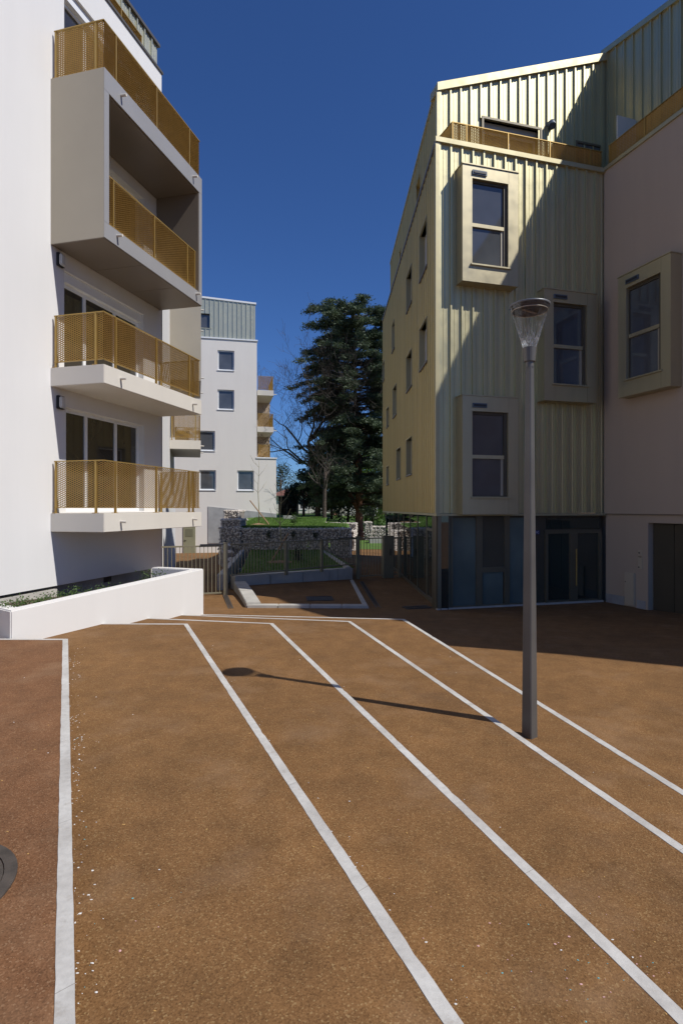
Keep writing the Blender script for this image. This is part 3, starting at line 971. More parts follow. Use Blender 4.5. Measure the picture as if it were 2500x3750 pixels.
# ---- ground floor, side: glazed wall with slim posts
n_g = 8
MB().box(0.3, SL - .05, 0.12, 0.3, -2.8, ZB - .05).build('shopfront_back', 'glass_shop', gold, FG)
edges = np.linspace(0.5, SL - 0.35, n_g + 1)
for i in range(n_g):
    a, b_ = edges[i], edges[i + 1]
    MB().box(a - .03, a + .03, 0.068, 0.12, -2.8, ZB - .05).build('mullion', 'bronze', gold, FG)
    MB().box(a + .035, b_ - .035, 0.085, 0.105, -2.66, ZB - .07).build('pane', 'glass_shop', gold, FG)
MB().box(SL - .385, SL - .315, 0.066, 0.12, -2.8, ZB - .05).build('mullion', 'bronze', gold, FG)
MB().box(SL - .30, SL - .06, 0.06, 0.1, -2.7, ZB - .06).build('pane', 'glass_film', gold, FG)
MB().box(SL - .07, SL - 0.002, 0.02, 0.11, -2.7, ZB - .05).build('corner_post', 'bronze', gold, FG)
m = MB(); a, b_ = edges[-2] + .1, edges[-1] - .1
m.box(a, a + .07, 0.07, 0.084, -2.6, -0.55); m.box(b_ - .07, b_, 0.07, 0.084, -2.6, -0.55); m.box(a + .07, b_ - .07, .07, .084, -.62, -.55); m.box(a + .07, b_ - .07, .07, .084, -2.6, -2.45)
m.build('side_door', 'bronze', gold, FG)
MB().box(0.4, SL - .05, 0.06, 0.115, -2.8, -2.5).build('base_rail', 'bronze', gold, FG)
# ---- wing (rendered wall, set back top storey)
QE = 11.2
WHL = [(1.44, 4.6, GB - .3, -0.36)]
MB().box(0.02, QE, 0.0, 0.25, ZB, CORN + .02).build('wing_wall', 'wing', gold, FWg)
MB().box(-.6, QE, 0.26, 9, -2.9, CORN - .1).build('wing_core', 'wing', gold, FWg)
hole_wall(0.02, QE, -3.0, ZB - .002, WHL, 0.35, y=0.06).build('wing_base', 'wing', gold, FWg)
MB().box(0.0, QE, 0.003, 0.1, ZB - .012, ZB - .002).build('drip_edge', 'grey_metal', gold, FWg)
MB().box(0.06, QE + .03, -0.05, 1.0, CORN + .02, CORN + .12).build('wing_coping', 'clad_trim', gold, FWg)
MB().box(1.46, 4.6, 0.22, 0.25, -3, -0.37).build('garage_door', 'bronze_d', gold, FWg)
for k in range(4):
    MB().box(1.47 + k * .62, 1.47 + k * .62 + .6, 0.2, 0.219, -3, -0.38).build('door_panel', 'bronze_d', gold, FWg)
MB().box(3.0, 3.12, 0.16, 0.2, -1.62, -1.55).build('door_handle', 'dark', gold, FWg)
m = MB(); m.box(0.03, 0.68, 0.045, 0.058, -2.6, -2.34); m.box(1.1, 1.36, 0.045, 0.058, -2.6, -2.36); m.build('skirting', 'plinth', gold, FWg)
bay(FWg, 0.88, 2.47, 2.87, 5.98, 1.15, 2.19, 3.30, 5.63)
# wing top storey
WT = 1.0
def wtop(q): return 13.45 - 0.2 * q
clad_run(gold, FWg, -0.9, QE - .4, CORN - .2, lambda q: wtop(q) - .06, U_GOLD, y=WT)
m = MB().prism([(-0.9, WT + .012), (QE - .4, WT + .012), (QE - .4, WT + 7), (-.9, WT + 7)], CORN - .2, [wtop(-.9) - .06, wtop(QE - .4) - .06, wtop(QE - .4) - .06, wtop(-.9) - .06])
m.build('wing_top', 'clad', gold, FWg)
m = MB().prism([(-1.1, WT - .085), (QE - .35, WT - .085), (QE - .35, WT + .3), (-1.1, WT + .3)], [wtop(-1.1) - .1, wtop(QE) - .1, wtop(QE) - .1, wtop(-1.1) - .1], [wtop(-1.1) + .06, wtop(QE) + .06, wtop(QE) + .06, wtop(-1.1) + .06])
m.build('wing_roof_coping', 'clad', gold, FWg)
tw_ = MB().box(0.1, QE, 0.10, 0.95, CORN - 0.05, CORN + .03).build('wing_terrace', 'plinth', gold, FWg)
railing(tw_, FWg, [(0.08, 0.12), (6.0, 0.12)], CORN + 0.14, CORN + 0.74, [(0.1, .12), (1.3, .12), (2.6, .12), (3.9, .12), (5.2, .12)], foot=CORN + .12)
MB().box(0.1, 0.14, 0.35, WT, CORN + .1, CORN + 1.6).build('privacy_screen', 'lens', gold, FWg)

# ---- small fittings on the gold building
us = thing('utility_box', 'beige two door meter box at the foot of the shaded rendered wall', 'meter box', Mw=FWg @ Matrix.Translation((0.72, 0.06, -2.6)))
Mu = WORLD[us]
MB().box(0, 0.33, -0.05, -0.002, 0.05, 0.92).build('housing', 'util', us, Mu, bevel=.008)
MB().box(0.015, 0.315, -0.062, -0.0505, 0.07, 0.40).build('door', 'util', us, Mu, bevel=.004)
MB().box(0.015, 0.315, -0.062, -0.0505, 0.42, 0.90).build('door', 'util', us, Mu, bevel=.004)
MB().box(0.04, 0.06, -0.07, -0.0625, 0.66, 0.69).build('lock', 'dark', us, Mu)
ic = thing('entry_intercom', 'narrow door entry panel on the wall left of the garage door', 'intercom', Mw=FWg @ Matrix.Translation((1.14, 0.06, -1.55)))
Mi = WORLD[ic]
MB().box(0.0, 0.14, -0.02, -0.002, 0.0, 0.3).build('panel', 'util', ic, Mi)
MB().box(0.0, 0.12, -0.02, -0.002, 0.34, 0.48).build('camera_plate', 'util', ic, Mi)
MB().tube([(0.04, -.021, .41), (0.04, -.026, .41)], .022, 10).build('button', 'dark', ic, Mi)
MB().tube([(0.03, -.021, .04), (0.03, -.026, .04)], .02, 10).build('button', 'dark', ic, Mi)
MB().box(0.02, 0.11, -0.03, -0.021, 0.3, 0.315).build('slot', 'dark', ic, Mi)

def text_obj(name, body, size, mat, parent, Mw, ext=0.001):
    cu = bpy.data.curves.new(name, 'FONT')
    cu.body = body; cu.size = size; cu.align_x = 'CENTER'; cu.align_y = 'CENTER'; cu.extrude = ext
    tmp = bpy.data.objects.new('tmp', cu)
    COL.objects.link(tmp)
    dg = bpy.context.evaluated_depsgraph_get()
    me = bpy.data.meshes.new_from_object(tmp.evaluated_get(dg))
    bpy.data.objects.remove(tmp)
    me.materials.clear(); me.materials.append(M[mat])
    return link(name, me, parent, Mw)
ns = thing('number_plate', 'small blue house number plate reading 1C beside the entrance door', 'sign', Mw=FF @ Matrix.Translation((2.97, 0.098, -0.64)))
MB().box(-.07, .07, -0.012, -0.0, -.05, .05).build('plate', 'blue_plate', ns, WORLD[ns])
text_obj('lettering', '1C', 0.085, 'frame_w', ns, WORLD[ns] @ Matrix.Translation((0, -0.0135, 0)) @ Matrix.Rotation(R(90), 4, 'X'))

# ================================================================== LAMP POST
LPX, LPY, LPZ = 1.73, 5.24, -0.4
lp = thing('lamp_post', 'grey tapered lamp post with a clear conical lantern standing on the steps', 'street lamp', (LPX, LPY, LPZ))
Ml = WORLD[lp]
m = MB()
prof = [(0.104, 0.0), (0.104, 0.03), (0.060, 3.42)]
ring = []
ang0 = R(-143)
for a_, z in prof:
    for k in range(4):
        for sgn in (-1, 1):
            c_ = a_ / 2; ch = 0.008
            w = ang0 + k * math.pi / 2
            nx_, ny_ = math.cos(w), math.sin(w)
            tx_, ty_ = -ny_, nx_
            m.v.append((nx_ * c_ + tx_ * sgn * (c_ - ch), ny_ * c_ + ty_ * sgn * (c_ - ch), z))
for i in range(2):
    for k in range(8):
        m.f.append((i*8 + k, i*8 + (k+1) % 8, (i+1)*8 + (k+1) % 8, (i+1)*8 + k))
m.build('pole', 'pole', lp, Ml)
MB().lathe([(0.036, 3.40), (0.036, 3.45), (0.05, 3.452), (0.062, 3.58), (0.05, 3.585), (0.0, 3.585)], 24).build('collar', 'grey_metal', lp, Ml, smooth=False)
hz = 3.575
bowl = MB().lathe([(0.054, 0.0), (0.058, 0.004), (0.176, 0.385)], 40).build('bowl', 'bowl', lp, Ml @ Matrix.Translation((0, 0, hz)), smooth=True)
MB().lathe([(0.178, 0.380), (0.184, 0.388), (0.181, 0.398), (0.12, 0.412), (0.0, 0.42)], 40).build('lid', 'lamp_dark', lp, Ml @ Matrix.Translation((0, 0, hz)), smooth=True)
MB().lathe([(0.172, 0.380), (0.162, 0.345), (0.154, 0.342), (0.0, 0.352)], 40).build('reflector', 'dark', lp, Ml @ Matrix.Translation((0, 0, hz)), smooth=True)
MB().lathe([(0.162, 0.346), (0.164, 0.341), (0.160, 0.338), (0.157, 0.342)], 40).build('reflector_ring', 'panel', lp, Ml @ Matrix.Translation((0, 0, hz)), smooth=True)
MB().box(-.10, .09, -.012, .012, .336, .342).build('led_strip', 'soffit', lp, Ml @ Matrix.Translation((0, 0, hz)) @ Matrix.Rotation(R(35), 4, 'Z'))
MB().box(-.03, .03, -.056, -.05, .45, .8).build('service_door', 'grey_metal', lp, Ml @ Matrix.Rotation(R(127), 4, 'Z'))

# ================================================================== FAR WHITE BUILDING
fo = Vector((-5.94, 40.0)); fdv = Vector((3.63, 0.8)).normalized()
FWd = (fdv.x, fdv.y)
FB = frame((fo.x, fo.y, EYE), FWd)          # x = 0 at the right hand edge of the front
far = thing('apartment_building', 'white block with square windows and green grey metal top beyond the lawn', 'building', Mw=frame((fo.x, fo.y, 0.9), FWd))
S = 40.0 / 1306.7
def fx(u): # front position for a photograph column measured in the survey
    r = (u - 784) / 1306.7
    return (r * fo.y - fo.x) / (fdv.x - r * fdv.y)
def fz(v, x): return (1168 - v) / 1306.7 * (fo.y + fdv.y * x)
wins = []
for (u0, u1, v0, v1) in [(500, 538, 806, 852), (500, 538, 896, 942), (456, 494, 990, 1036), (458, 496, 1080, 1126), (545, 583, 1081, 1127), (398, 436, 990, 1040)]:
    a, b_ = fx(u0), fx(u1); c, d = fz(v1, b_), fz(v0, b_)
    wins.append((a, b_, c, d))
hole_wall(-14, 0, -3.6, 11.75, wins, 0.18).build('wall', 'cream', far, FB)
MB().box(-14, -0.02, 0.26, 9, -3.6, 11.7).build('core', 'cream', far, FB)
for (a, b_, c, d) in wins:
    window(far, FB, a + .01, b_ - .01, c + .02, d - .01, 0.10, 'frame_w', 0.07, glass='glass', sill=True, sill_out=0.05)
MB().box(-14, 0.06, -0.06, 9, 11.75, 11.84).build('coping', 'frame_w', far, FB)
rw = (fx(455), fx(485), fz(754, fx(485)), fz(720, fx(485)))
def ftop(x): return 14.42 - 0.045 * x
clad_run(far, FB, -11.0, -0.1, 11.84, lambda x: ftop(x) - .05, U_PALE, holes=[rw], y=0.08)
hole_wall(-11, -.1, 11.84, 14.4, [rw], 0.15, y=0.09).build('top_sheathing', 'clad_pale', far, FB)
m = MB().prism([(-11, .3), (-.12, .3), (-.12, 8), (-11, 8)], 11.8, [ftop(-11) - .1, ftop(-.1) - .1, ftop(-.1) - .4, ftop(-11) - .4]); m.build('roof', 'clad_pale', far, FB)
m = MB().prism([(-11, .02), (-.04, .02), (-.04, .3), (-11, .3)], [ftop(-11) - .06, ftop(0) - .06, ftop(0) - .06, ftop(-11) - .06], [ftop(-11) + .06, ftop(0) + .06, ftop(0) + .06, ftop(-11) + .06]); m.build('roof_coping', 'frame_w', far, FB)
window(far, FB, rw[0] + .02, rw[1] - .02, rw[2] + .02, rw[3] - .02, 0.16, 'bronze_d', 0.06, glass='glass', sill=True, sill_mat='clad_pale', sill_out=.02, opening_y=.06)
# side wall and ground floor projection
MB().box(-0.02, 0.0, 0.003, 9, -3.6, 11.7).build('side_wall', 'cream', far, FB)
m = MB().box(0.0, 1.36, 0.004, 5, -2.5, 3.52); m.build('ground_floor_projection', 'cream', far, FB)
MB().box(-0.05, 1.42, -0.05, 5.05, 3.52, 3.60).build('coping', 'frame_w', far, FB)
for (ztp, zr) in ((8.40, 9.4), (5.80, 6.75)):
    b = MB().box(0.06, 1.2, 0.25, 3.6, ztp - .37, ztp).build('balcony', 'slab', far, FB)
    railing(b, FB, [(0.1, 0.30), (1.15, 0.30), (1.15, 3.5)], ztp + .06, zr, [(0.12, .3), (1.15, .3), (1.15, 1.6), (1.15, 2.9)], foot=ztp)
    MB().tube([(1.15, .6, ztp - .2), (1.45, .6, ztp - .22)], .03, 8).build('drain_spout', 'slab', b, FB)
MB().box(0.06, 1.2, 3.2, 3.4, 3.6, 8.03).build('balcony_end_wall', 'wing', far, FB)
b = MB().box(0.1, 1.0, 0.25, 3.1, 3.60, 3.64).build('balcony', 'slab', far, FB)
railing(b, FB, [(0.12, 0.4), (0.95, 0.4), (1.1, 3.0)], 3.68, 4.55, [(0.14, .4), (.95, .4)], foot=3.62)
# grey plinth sloping with the ground
m = MB(); m.prism([(fx(478), -.04), (1.38, -.04), (1.38, .02), (fx(478), .02)], -2.4, [fz(1163, -3), fz(1180, 1.0), fz(1180, 1.0), fz(1163, -3)]); m.build('plinth', 'plinth', far, FB)
# louvred service door
dx0, dx1 = fx(421), fx(449)
d = MB().box(dx0, dx1, -.05, -.003, -3.1, -1.25).build('service_door', 'door_green', far, FB)
for k in range(9):
    MB().box(dx0 + .15, dx1 - .15, -.07, -.05, -1.9 + k * .06, -1.9 + k * .06 + .035).build('louvre', 'door_green', d, FB)
MB().box(dx0 + .06, dx0 + .2, -.09, -.05, -2.2, -2.17).build('handle', 'dark', d, FB)

# ================================================================== LAWNS, KERBS, GABIONS
# lower lawn inside kerbs
lowlawn = [(-3.35, 18.55), (0.15, 20.85), (0.35, 22.2), (-0.85, 29.5), (-4.7, 29.5)]
def lz(x, y): return -0.50 + (y - 18.5) * 0.006
m = MB(); m.prism(lowlawn, -1.2, [lz(*p) for p in lowlawn]); o = m.build('lawn', 'lawn', fix=True); o['kind'] = 'structure'
# upper lawn retained by the gabions
def uz(x, y):
    k = max(0, min(1, (y - 29.5) / 10)); r = max(0, min(1, (x + 1) / 4))
    return 0.66 + 0.36 * k - 0.2 * r * (1 - k) + 0.06 * math.sin(x * 1.3 + y * .7) * k
gx = list(np.linspace(0, 1, 15)); gy = list(np.linspace(29.7, 44, 19))
m = MB()
for y in gy:
    for x in gx:
        xl_ = -6.1 - .05 * (y - 29); xr_ = (0.45 if y < 35 else -1.0)
        xx = xl_ + (xr_ - xl_) * x
        m.v.append((xx, y, uz(xx, y)))
nx = len(gx)
for j in range(len(gy) - 1):
    for i in range(nx - 1):
        a = j*nx + i; m.f.append((a, a+1, a+nx+1, a+nx))
m.build('lawn', 'lawn', smooth=True)['kind'] = 'structure'
# back lawn towards the cedar
bx = list(np.linspace(-3.0, 60, 32)); by = list(np.linspace(34.5, 75, 26))
sheet('lawn', bx, by, lambda x, y: gz(x, y) + 0.012, 'lawn')
sheet('lawn', list(np.linspace(-60, -0.9, 20)), list(np.linspace(44.0, 90, 12)), lambda x, y: 1.05 + 0.1 * math.sin(x * .2) + (y - 44) * .006, 'lawn')

def grass(name, pts, label, hgt=0.05):
    m = MB()
    for (x, y, z) in pts:
        a = random.uniform(0, 6.28); w = random.uniform(.008, .018); h = hgt * random.uniform(.6, 1.5)
        dx, dy = math.cos(a) * w, math.sin(a) * w; lx, ly = random.uniform(-.5, .5) * h, random.uniform(-.5, .5) * h
        m.quad((x - dx, y - dy, z - .01), (x + dx, y + dy, z - .01), (x + lx, y + ly, z + h))
    o = m.build(name, 'grass')
    tag(o, label, 'grass', kind='stuff')
pts = []
for _ in range(22000):
    y = 29.7 + 12 * random.random() ** 1.5; x = random.uniform(-6.0, 0.3 if y < 35 else -1.1)
    pts.append((x, y, uz(x, y)))
grass('grass', pts, 'short sunlit grass on the raised lawn behind the gabions')
pts = []
for _ in range(9000):
    y = random.uniform(18.7, 29.3); xr = -0.85 + (29.4 - y) * .16; xl = -3.3 - (y - 18.5) * .12
    x = random.uniform(xl, min(xr, -3.35 + (y - 18.55) * 1.52 + 0.0) if y < 20.9 else xr)
    pts.append((x, y, lz(x, y)))
grass('grass', pts, 'short shaded grass of the sunken bed behind the fence')

# ---- gabions
def stone_mesh(seed):
    rs = random.Random(seed)
    bm = bmesh.new(); bmesh.ops.create_icosphere(bm, subdivisions=1, radius=1)
    for v in bm.verts:
        v.co *= rs.uniform(.72, 1.15)
    vs_ = [tuple(v.co) for v in bm.verts]; fs = [tuple(v.index for v in f.verts) for f in bm.faces]
    bm.free(); return np.array(vs_), fs
STONES = [stone_mesh(i) for i in range(6)]
def gabion(parent, Mw, x0, x1, y0, y1, z0, z1, faces='fte', s=0.074):
    """one wire basket: dark fill, packed stones on the seen faces, wire grid"""
    core = MB().box(x0 + .05, x1 - .05, y0 + .06, y1 - .05, z0, z1 - .05).build('basket', 'stone_back', parent, Mw)
    m = MB()
    def put(x, y, z):
        vs_, fs = random.choice(STONES)
        a = random.uniform(0, 6.28); ca, sa = math.cos(a), math.sin(a)
        sc = s * random.uniform(.75, 1.25); ex = random.uniform(.8, 1.35); ez = random.uniform(.6, .95)
        b = len(m.v)
        vv = vs_ * np.array([sc * ex, sc, sc * ez])
        for q in vv:
            m.v.append((x + q[0] * ca - q[2] * sa * .9, y + q[1], z + q[2] * ca + q[0] * sa * .9))
        m.f.extend([tuple(b + i for i in f) for f in fs])
    st = s * 1.72
    if 'f' in faces:
        for i in range(int((x1 - x0) / st) + 1):
            for j in range(int((z1 - z0) / (st * .82)) + 1):
                put(min(x1 - .04, x0 + (i + .5 * (j % 2)) * st + random.uniform(-.05, .05)), y0 + .05 + random.uniform(-.02, .035), min(z1 - .05, z0 + j * st * .82 + random.uniform(-.04, .04)))
    if 't' in faces:
        for i in range(int((x1 - x0) / st) + 1):
            for j in range(int((y1 - y0) / st) + 1):
                put(min(x1 - .04, x0 + i * st), min(y1 - .04, y0 + j * st + .05), z1 - .05 + random.uniform(-.02, .02))
    for side, xx in (('l', x0 + .05), ('e', x1 - .05)):
        if side in faces:
            for i in range(int((y1 - y0) / st) + 1):
                for j in range(int((z1 - z0) / (st * .82)) + 1):
                    put(xx + random.uniform(-.025, .02), min(y1 - .04, y0 + (i + .5 * (j % 2)) * st), min(z1 - .05, z0 + j * st * .82))
    o = m.build('stones', 'stone', core, Mw); o['kind'] = 'stuff'
    w = MB()
    r = 0.004
    for xx in np.arange(x0, x1 + .01, .25):
        w.box(xx - r, xx + r, y0 - .02 - r, y0 - .02 + r, z0, z1)
    for zz in np.arange(z0, z1 + .01, .25):
        w.box(x0, x1, y0 - .02 - r, y0 - .02 + r, zz - r, zz + r)
    w.build('wire_cage', 'wire', core, Mw)

gl_ = thing('gabion_wall', 'long shaded gabion wall of grey stones below the raised lawn', 'stone wall', (-4.1, 26, -0.9))
FGb = frame((-5.16, 29.45, 0), (1, 0.0))
xe = np.linspace(0, 5.68, 6)
for i in range(5):
    gabion(gl_, FGb, xe[i] + .01, xe[i + 1] - .01, 0, 0.8, -1.31, -0.30, 'f' + ('e' if i == 4 else ''))
    gabion(gl_, FGb, xe[i] + .01, xe[i + 1] - .01, 0.02, 0.8, -0.29, 0.68, 'ft' + ('e' if i == 4 else ''))
gs = thing('gabion_wall', 'stepped gabion block with sunlit top stones at the end of the lawn', 'stone wall', (-5, 26, -1))
gabion(gs, FGb, -1.13, -0.02, -0.05, 1.1, 0.12, 0.75, 'fl')
gabion(gs, FGb, -1.13, -0.02, -0.05, 1.1, -0.8, 0.11, 'fl')
gabion(gs, FGb, -1.13, -0.02, -0.05, 1.1, -1.6, -0.81, 'fl')
gabion(gs, FGb, -1.15, -0.12, 0.4, 2.5, 0.76, 1.15, 'ftl')
gabion(gs, FGb, -1.18, -0.38, 1.3, 3.4, 1.16, 1.60, 'ftl')
gp = thing('gabion_wall', 'gabion side wall bordering the narrow path down to the service door', 'stone wall', (-4.6, 20, -1))
FP = frame((-6.30, 29.3, 0), (0.30, -1.0))
for i in range(4):
    gabion(gp, FP, 0.02 + i * 1.4, 1.4 + i * 1.4, 0, 0.5, -1.4, -0.10 - .25 * i, 'ft')
gr = thing('gabion_wall', 'pale low gabion wall left of the cedar trunk, sunlit', 'stone wall', (0.3, 31, 0))
FR = frame((-2.6, 35.2, -0.1), (1.0, -0.12))
for i in range(3):
    gabion(gr, FR, i * 1.18 + .01, i * 1.18 + 1.17, 0, 0.8, 0.0, 0.92, 'ft' + ('e' if i == 2 else ''))
gabion(gr, FR, 2.3, 3.54, -1.3, -0.01, -0.7, 0.5, 'fte')
gq = thing('gabion_wall', 'sunlit low gabion wall right of the cedar trunk', 'stone wall', (2.5, 42, -.7))
FQ = frame((1.70, 42.0, -0.7), (1.0, 0.02))
gabion(gq, FQ, 0.0, 0.55, 0, .8, 0.0, 1.42, 'ft')
for i in range(3):
    gabion(gq, FQ, 0.57 + i * 1.1, 1.65 + i * 1.1, 0.1, .9, 0.0, 1.08, 'ft')

# ---- kerbed drain basin in front of the fence
def block(m, p, q, w, z0, z1):
    p = Vector(p); q = Vector(q); d = (q - p).normalized(); n = Vector((-d.y, d.x)) * w
    m.prism([xy(p), xy(q), xy(q + n), xy(p + n)], z0, z1); return m
ker = thing('kerb', 'pale concrete kerb stones framing the brown drain basin', 'kerb', (-2.5, 14.7, -0.9))
fk = [(-2.45, 14.72), (-1.65, 14.70), (-0.82, 14.68), (0.0, 14.66), (0.68, 14.64)]
for i in range(4):
    a, b_ = Vector(fk[i]), Vector(fk[i + 1]); g_ = (b_ - a).normalized() * .008
    block(MB(), a + g_, b_ - g_, 0.26, -1.2, -0.80).build('kerb_stone', 'concrete', ker, fix=True, bevel=.012)
lk = [(-2.47, 14.75), (-2.95, 16.5), (-3.42, 18.1)]
for i in range(2):
    a, b_ = Vector(lk[i]), Vector(lk[i + 1]); g_ = (b_ - a).normalized() * .008
    d = (b_ - a).normalized(); n = Vector((d.y, -d.x)) * .38
    MB().prism([xy(a + g_), xy(a + g_ + n), xy(b_ - g_ + n), xy(b_ - g_)], -1.2, [-0.74 + i * .06, -0.74 + i * .06, -.68 + i * .06, -.68 + i * .06]).build('kerb_stone', 'concrete', ker, fix=True, bevel=.015)
block(MB(), (0.70, 14.64), (0.42, 20.2), 0.12, -1.2, -0.835).build('edging', 'concrete', ker, fix=True)
rb = [Vector((-3.40, 18.15)), Vector((-2.35, 18.85)), Vector((-1.32, 19.5)), Vector((-.42, 20.1)), Vector((-.12, 20.3)), Vector((0.42, 20.65))]
for i in range(5):
    a, b_ = rb[i], rb[i + 1]; g_ = (b_ - a).normalized() * .01
    block(MB(), a + g_, b_ - g_, 0.35, -1.2, -0.46).build('wall_block', 'concrete', ker, fix=True, bevel=.012)
MB().prism([(-2.45, 14.95), (0.6, 14.9), (0.35, 20.5), (-3.3, 18.3)], -1.3, [-0.865, -0.865, -0.85, -0.78]).build('basin_floor', 'asphalt', ker, fix=True)
for a, b_, w in (((0.35, 20.6), (-0.9, 29.3), .2), ((-3.75, 18.1), (-4.95, 29.2), .2)):
    kb = block(MB(), a, b_, w, -1.2, -0.42 if a[0] > 0 else -0.40).build('kerb', 'concrete', fix=True, bevel=.01)
    tag(kb, 'sloping pale kerb along the right edge of the sunken lawn' if a[0] > 0 else 'pale kerb between the sunken lawn and the narrow path', 'kerb')

def grate(name, label, cat, c, L, W, ang, z, bars=14):
    t_ = thing(name, label, cat, Mw=Matrix.Translation((c[0], c[1], z)) @ Matrix.Rotation(ang, 4, 'Z'))
    Mg = WORLD[t_]
    m = MB(); fr = .03
    m.box(-L/2, L/2, -W/2, -W/2 + fr, -.03, .012); m.box(-L/2, L/2, W/2 - fr, W/2, -.03, .012)
    m.box(-L/2, -L/2 + fr, -W/2 + fr, W/2 - fr, -.03, .012); m.box(L/2 - fr, L/2, -W/2 + fr, W/2 - fr, -.03, .012)
    m.build('rim', 'iron', t_, Mg)
    MB().box(-L/2 + fr, L/2 - fr, -W/2 + fr, W/2 - fr, -.03, -.002).build('pit', 'dark', t_, Mg)
    st = (L - 2 * fr) / bars
    for i in range(bars):
        x = -L/2 + fr + st * (i + .25)
        MB().box(x, x + st * .5, -W/2 + fr, W/2 - fr, -.001, .011).build('bar', 'iron', t_, Mg)
grate('drain_grate', 'square black iron drain grate in the kerbed brown basin', 'drain', (-0.62, 16.15), 0.75, 0.75, 0.1, -0.855, 10)
grate('drain_channel', 'slotted drain channel beside the kerbed basin, running to the gate', 'drain', (0.83, 17.4), 5.4, 0.14, R(92.8), -0.885, 40)
grate('drain_channel', 'short slotted drain beside the left gate post and kerb', 'drain', (-3.15, 15.8), 2.4, 0.14, R(105), -0.88, 20)
grate('entrance_mat_grate', 'dark metal grille at the corner of the glazed ground floor', 'grate', (1.95, 14.75), 0.7, 0.35, 0.27, -0.86, 14)

# ---- fence with gates
def picket_fence(name, label, p, q, posts, zb, zt, pitch=0.115, cat='fence'):
    p = Vector(p); q = Vector(q); d = q - p; L = d.length
    t_ = thing(name, label, cat, Mw=frame((p.x, p.y, 0), (d.x, d.y)))
    Mf = WORLD[t_]
    MB().box(0, L, -.02, .02, zt - .045, zt).build('top_rail', 'fence', t_, Mf)
    MB().box(0, L, -.02, .02, zb, zb + .04).build('bottom_rail', 'fence', t_, Mf)
    x = pitch / 2
    while x < L - .02:
        if not any(abs(x - pp) < .05 for pp, _ in posts):
            MB().box(x - .009, x + .009, -.009, .009, zb + .04, zt - .045).build('bar', 'fence', t_, Mf)
        x += pitch
    for pp, base in posts:
        MB().box(pp - .045, pp + .045, -.045, .045, base, zt + .02).build('post', 'fence', t_, Mf)
    return t_, Mf, L
P1, P2 = (-3.38, 17.35), (0.52, 20.95)
Lf = (Vector(P2) - Vector(P1)).length
picket_fence('metal_fence', 'olive metal bar fence standing on the pale concrete blocks', P1, P2, [(Lf * .40, -.5), (Lf * .69, -.5)], -0.36, 0.62)
picket_fence('metal_gate', 'tall olive bar gate closing the narrow path by the white block', (-5.35, 16.55), (-3.6, 17.1), [], -0.85, 0.60, cat='gate')
picket_fence('metal_gate', 'olive bar gate between the fence and the dark pillar', (0.66, 21.05), (1.55, 21.3), [], -0.82, 0.62, cat='gate')
picket_fence('metal_fence', 'short olive bar fence joining the dark pillar to the glazed wall', (1.95, 21.4), (2.22, 21.5), [(0.27, -.95)], -0.8, 0.62)
def gate_post(label, x, y, w, d, z1, box=False):
    t_ = thing('gate_pillar' if box else 'gate_post', label, 'pillar' if box else 'post', Mw=Matrix.Translation((x, y, -1.0)) @ Matrix.Rotation(.3, 4, 'Z'))
    Mp = WORLD[t_]
    MB().box(-w/2, w/2, -d/2, d/2, 0, z1 + 1.0).build('shaft', 'fence', t_, Mp, bevel=.006)
    MB().box(-w/2 - .01, w/2 + .01, -d/2 - .01, d/2 + .01, z1 + 1.001, z1 + 1.02).build('cap', 'fence', t_, Mp)
    if box:
        MB().box(.02, .1, -d/2 - .02, -d/2 - .001, .95, 1.2).build('call_panel', 'bronze', t_, Mp)
        MB().tube([(.06, -d/2 - .021, 1.08), (.06, -d/2 - .03, 1.08)], .018, 8).build('button', 'dark', t_, Mp)
    else:
        MB().tube([(0.0, 0, z1 + 1.02), (0.0, 0, z1 + 1.07)], .03, 10).build('hinge_cap', 'dark', t_, Mp)
        MB().box(-.75, -.02, -.06, -.02, z1 + .93, z1 + .98).build('closer_arm', 'dark', t_, Mp)
gate_post('square olive gate post at the end of the kerbed basin', -3.49, 17.15, .13, .13, 0.66)
gate_post('square olive gate post where the fence meets the right gate', 0.6, 21.0, .13, .13, 0.66)
gate_post('wide dark olive entry pillar with call panel beside the right gate', 1.74, 21.35, .40, .2, 0.66, True)

# ================================================================== VEGETATION
def leaf_mesh(name, P, N, S_, mat, aspect=0.45, parent=None):
    """P (n,3) centres, N (n,3) long axes (unit), S_ sizes: one pointed quad each"""
    n = len(P)
    up = rng.normal(size=(n, 3)); up /= np.linalg.norm(up, axis=1)[:, None]
    side = np.cross(N, up); side /= (np.linalg.norm(side, axis=1)[:, None] + 1e-9)
    S_ = np.asarray(S_)[:, None]
    a = P - N * S_ * .5; c = P + N * S_ * .5
    b = P + side * S_ * aspect * .5 - N * S_ * .05; d = P - side * S_ * aspect * .5 - N * S_ * .05
    V = np.stack([a, b, c, d], 1).reshape(-1, 3)
    me = bpy.data.meshes.new(name)
    me.vertices.add(4 * n); me.vertices.foreach_set('co', V.astype(np.float32).ravel())
    me.loops.add(4 * n); me.loops.foreach_set('vertex_index', np.arange(4 * n, dtype=np.int32))
    me.polygons.add(n); me.polygons.foreach_set('loop_start', np.arange(0, 4 * n, 4, dtype=np.int32))
    me.polygons.foreach_set('loop_total', np.full(n, 4, dtype=np.int32))
    me.materials.append(M[mat]); me.update(calc_edges=True); me.validate()
    return link(name, me, parent)

def unit(v):
    return v / (np.linalg.norm(v) + 1e-9)

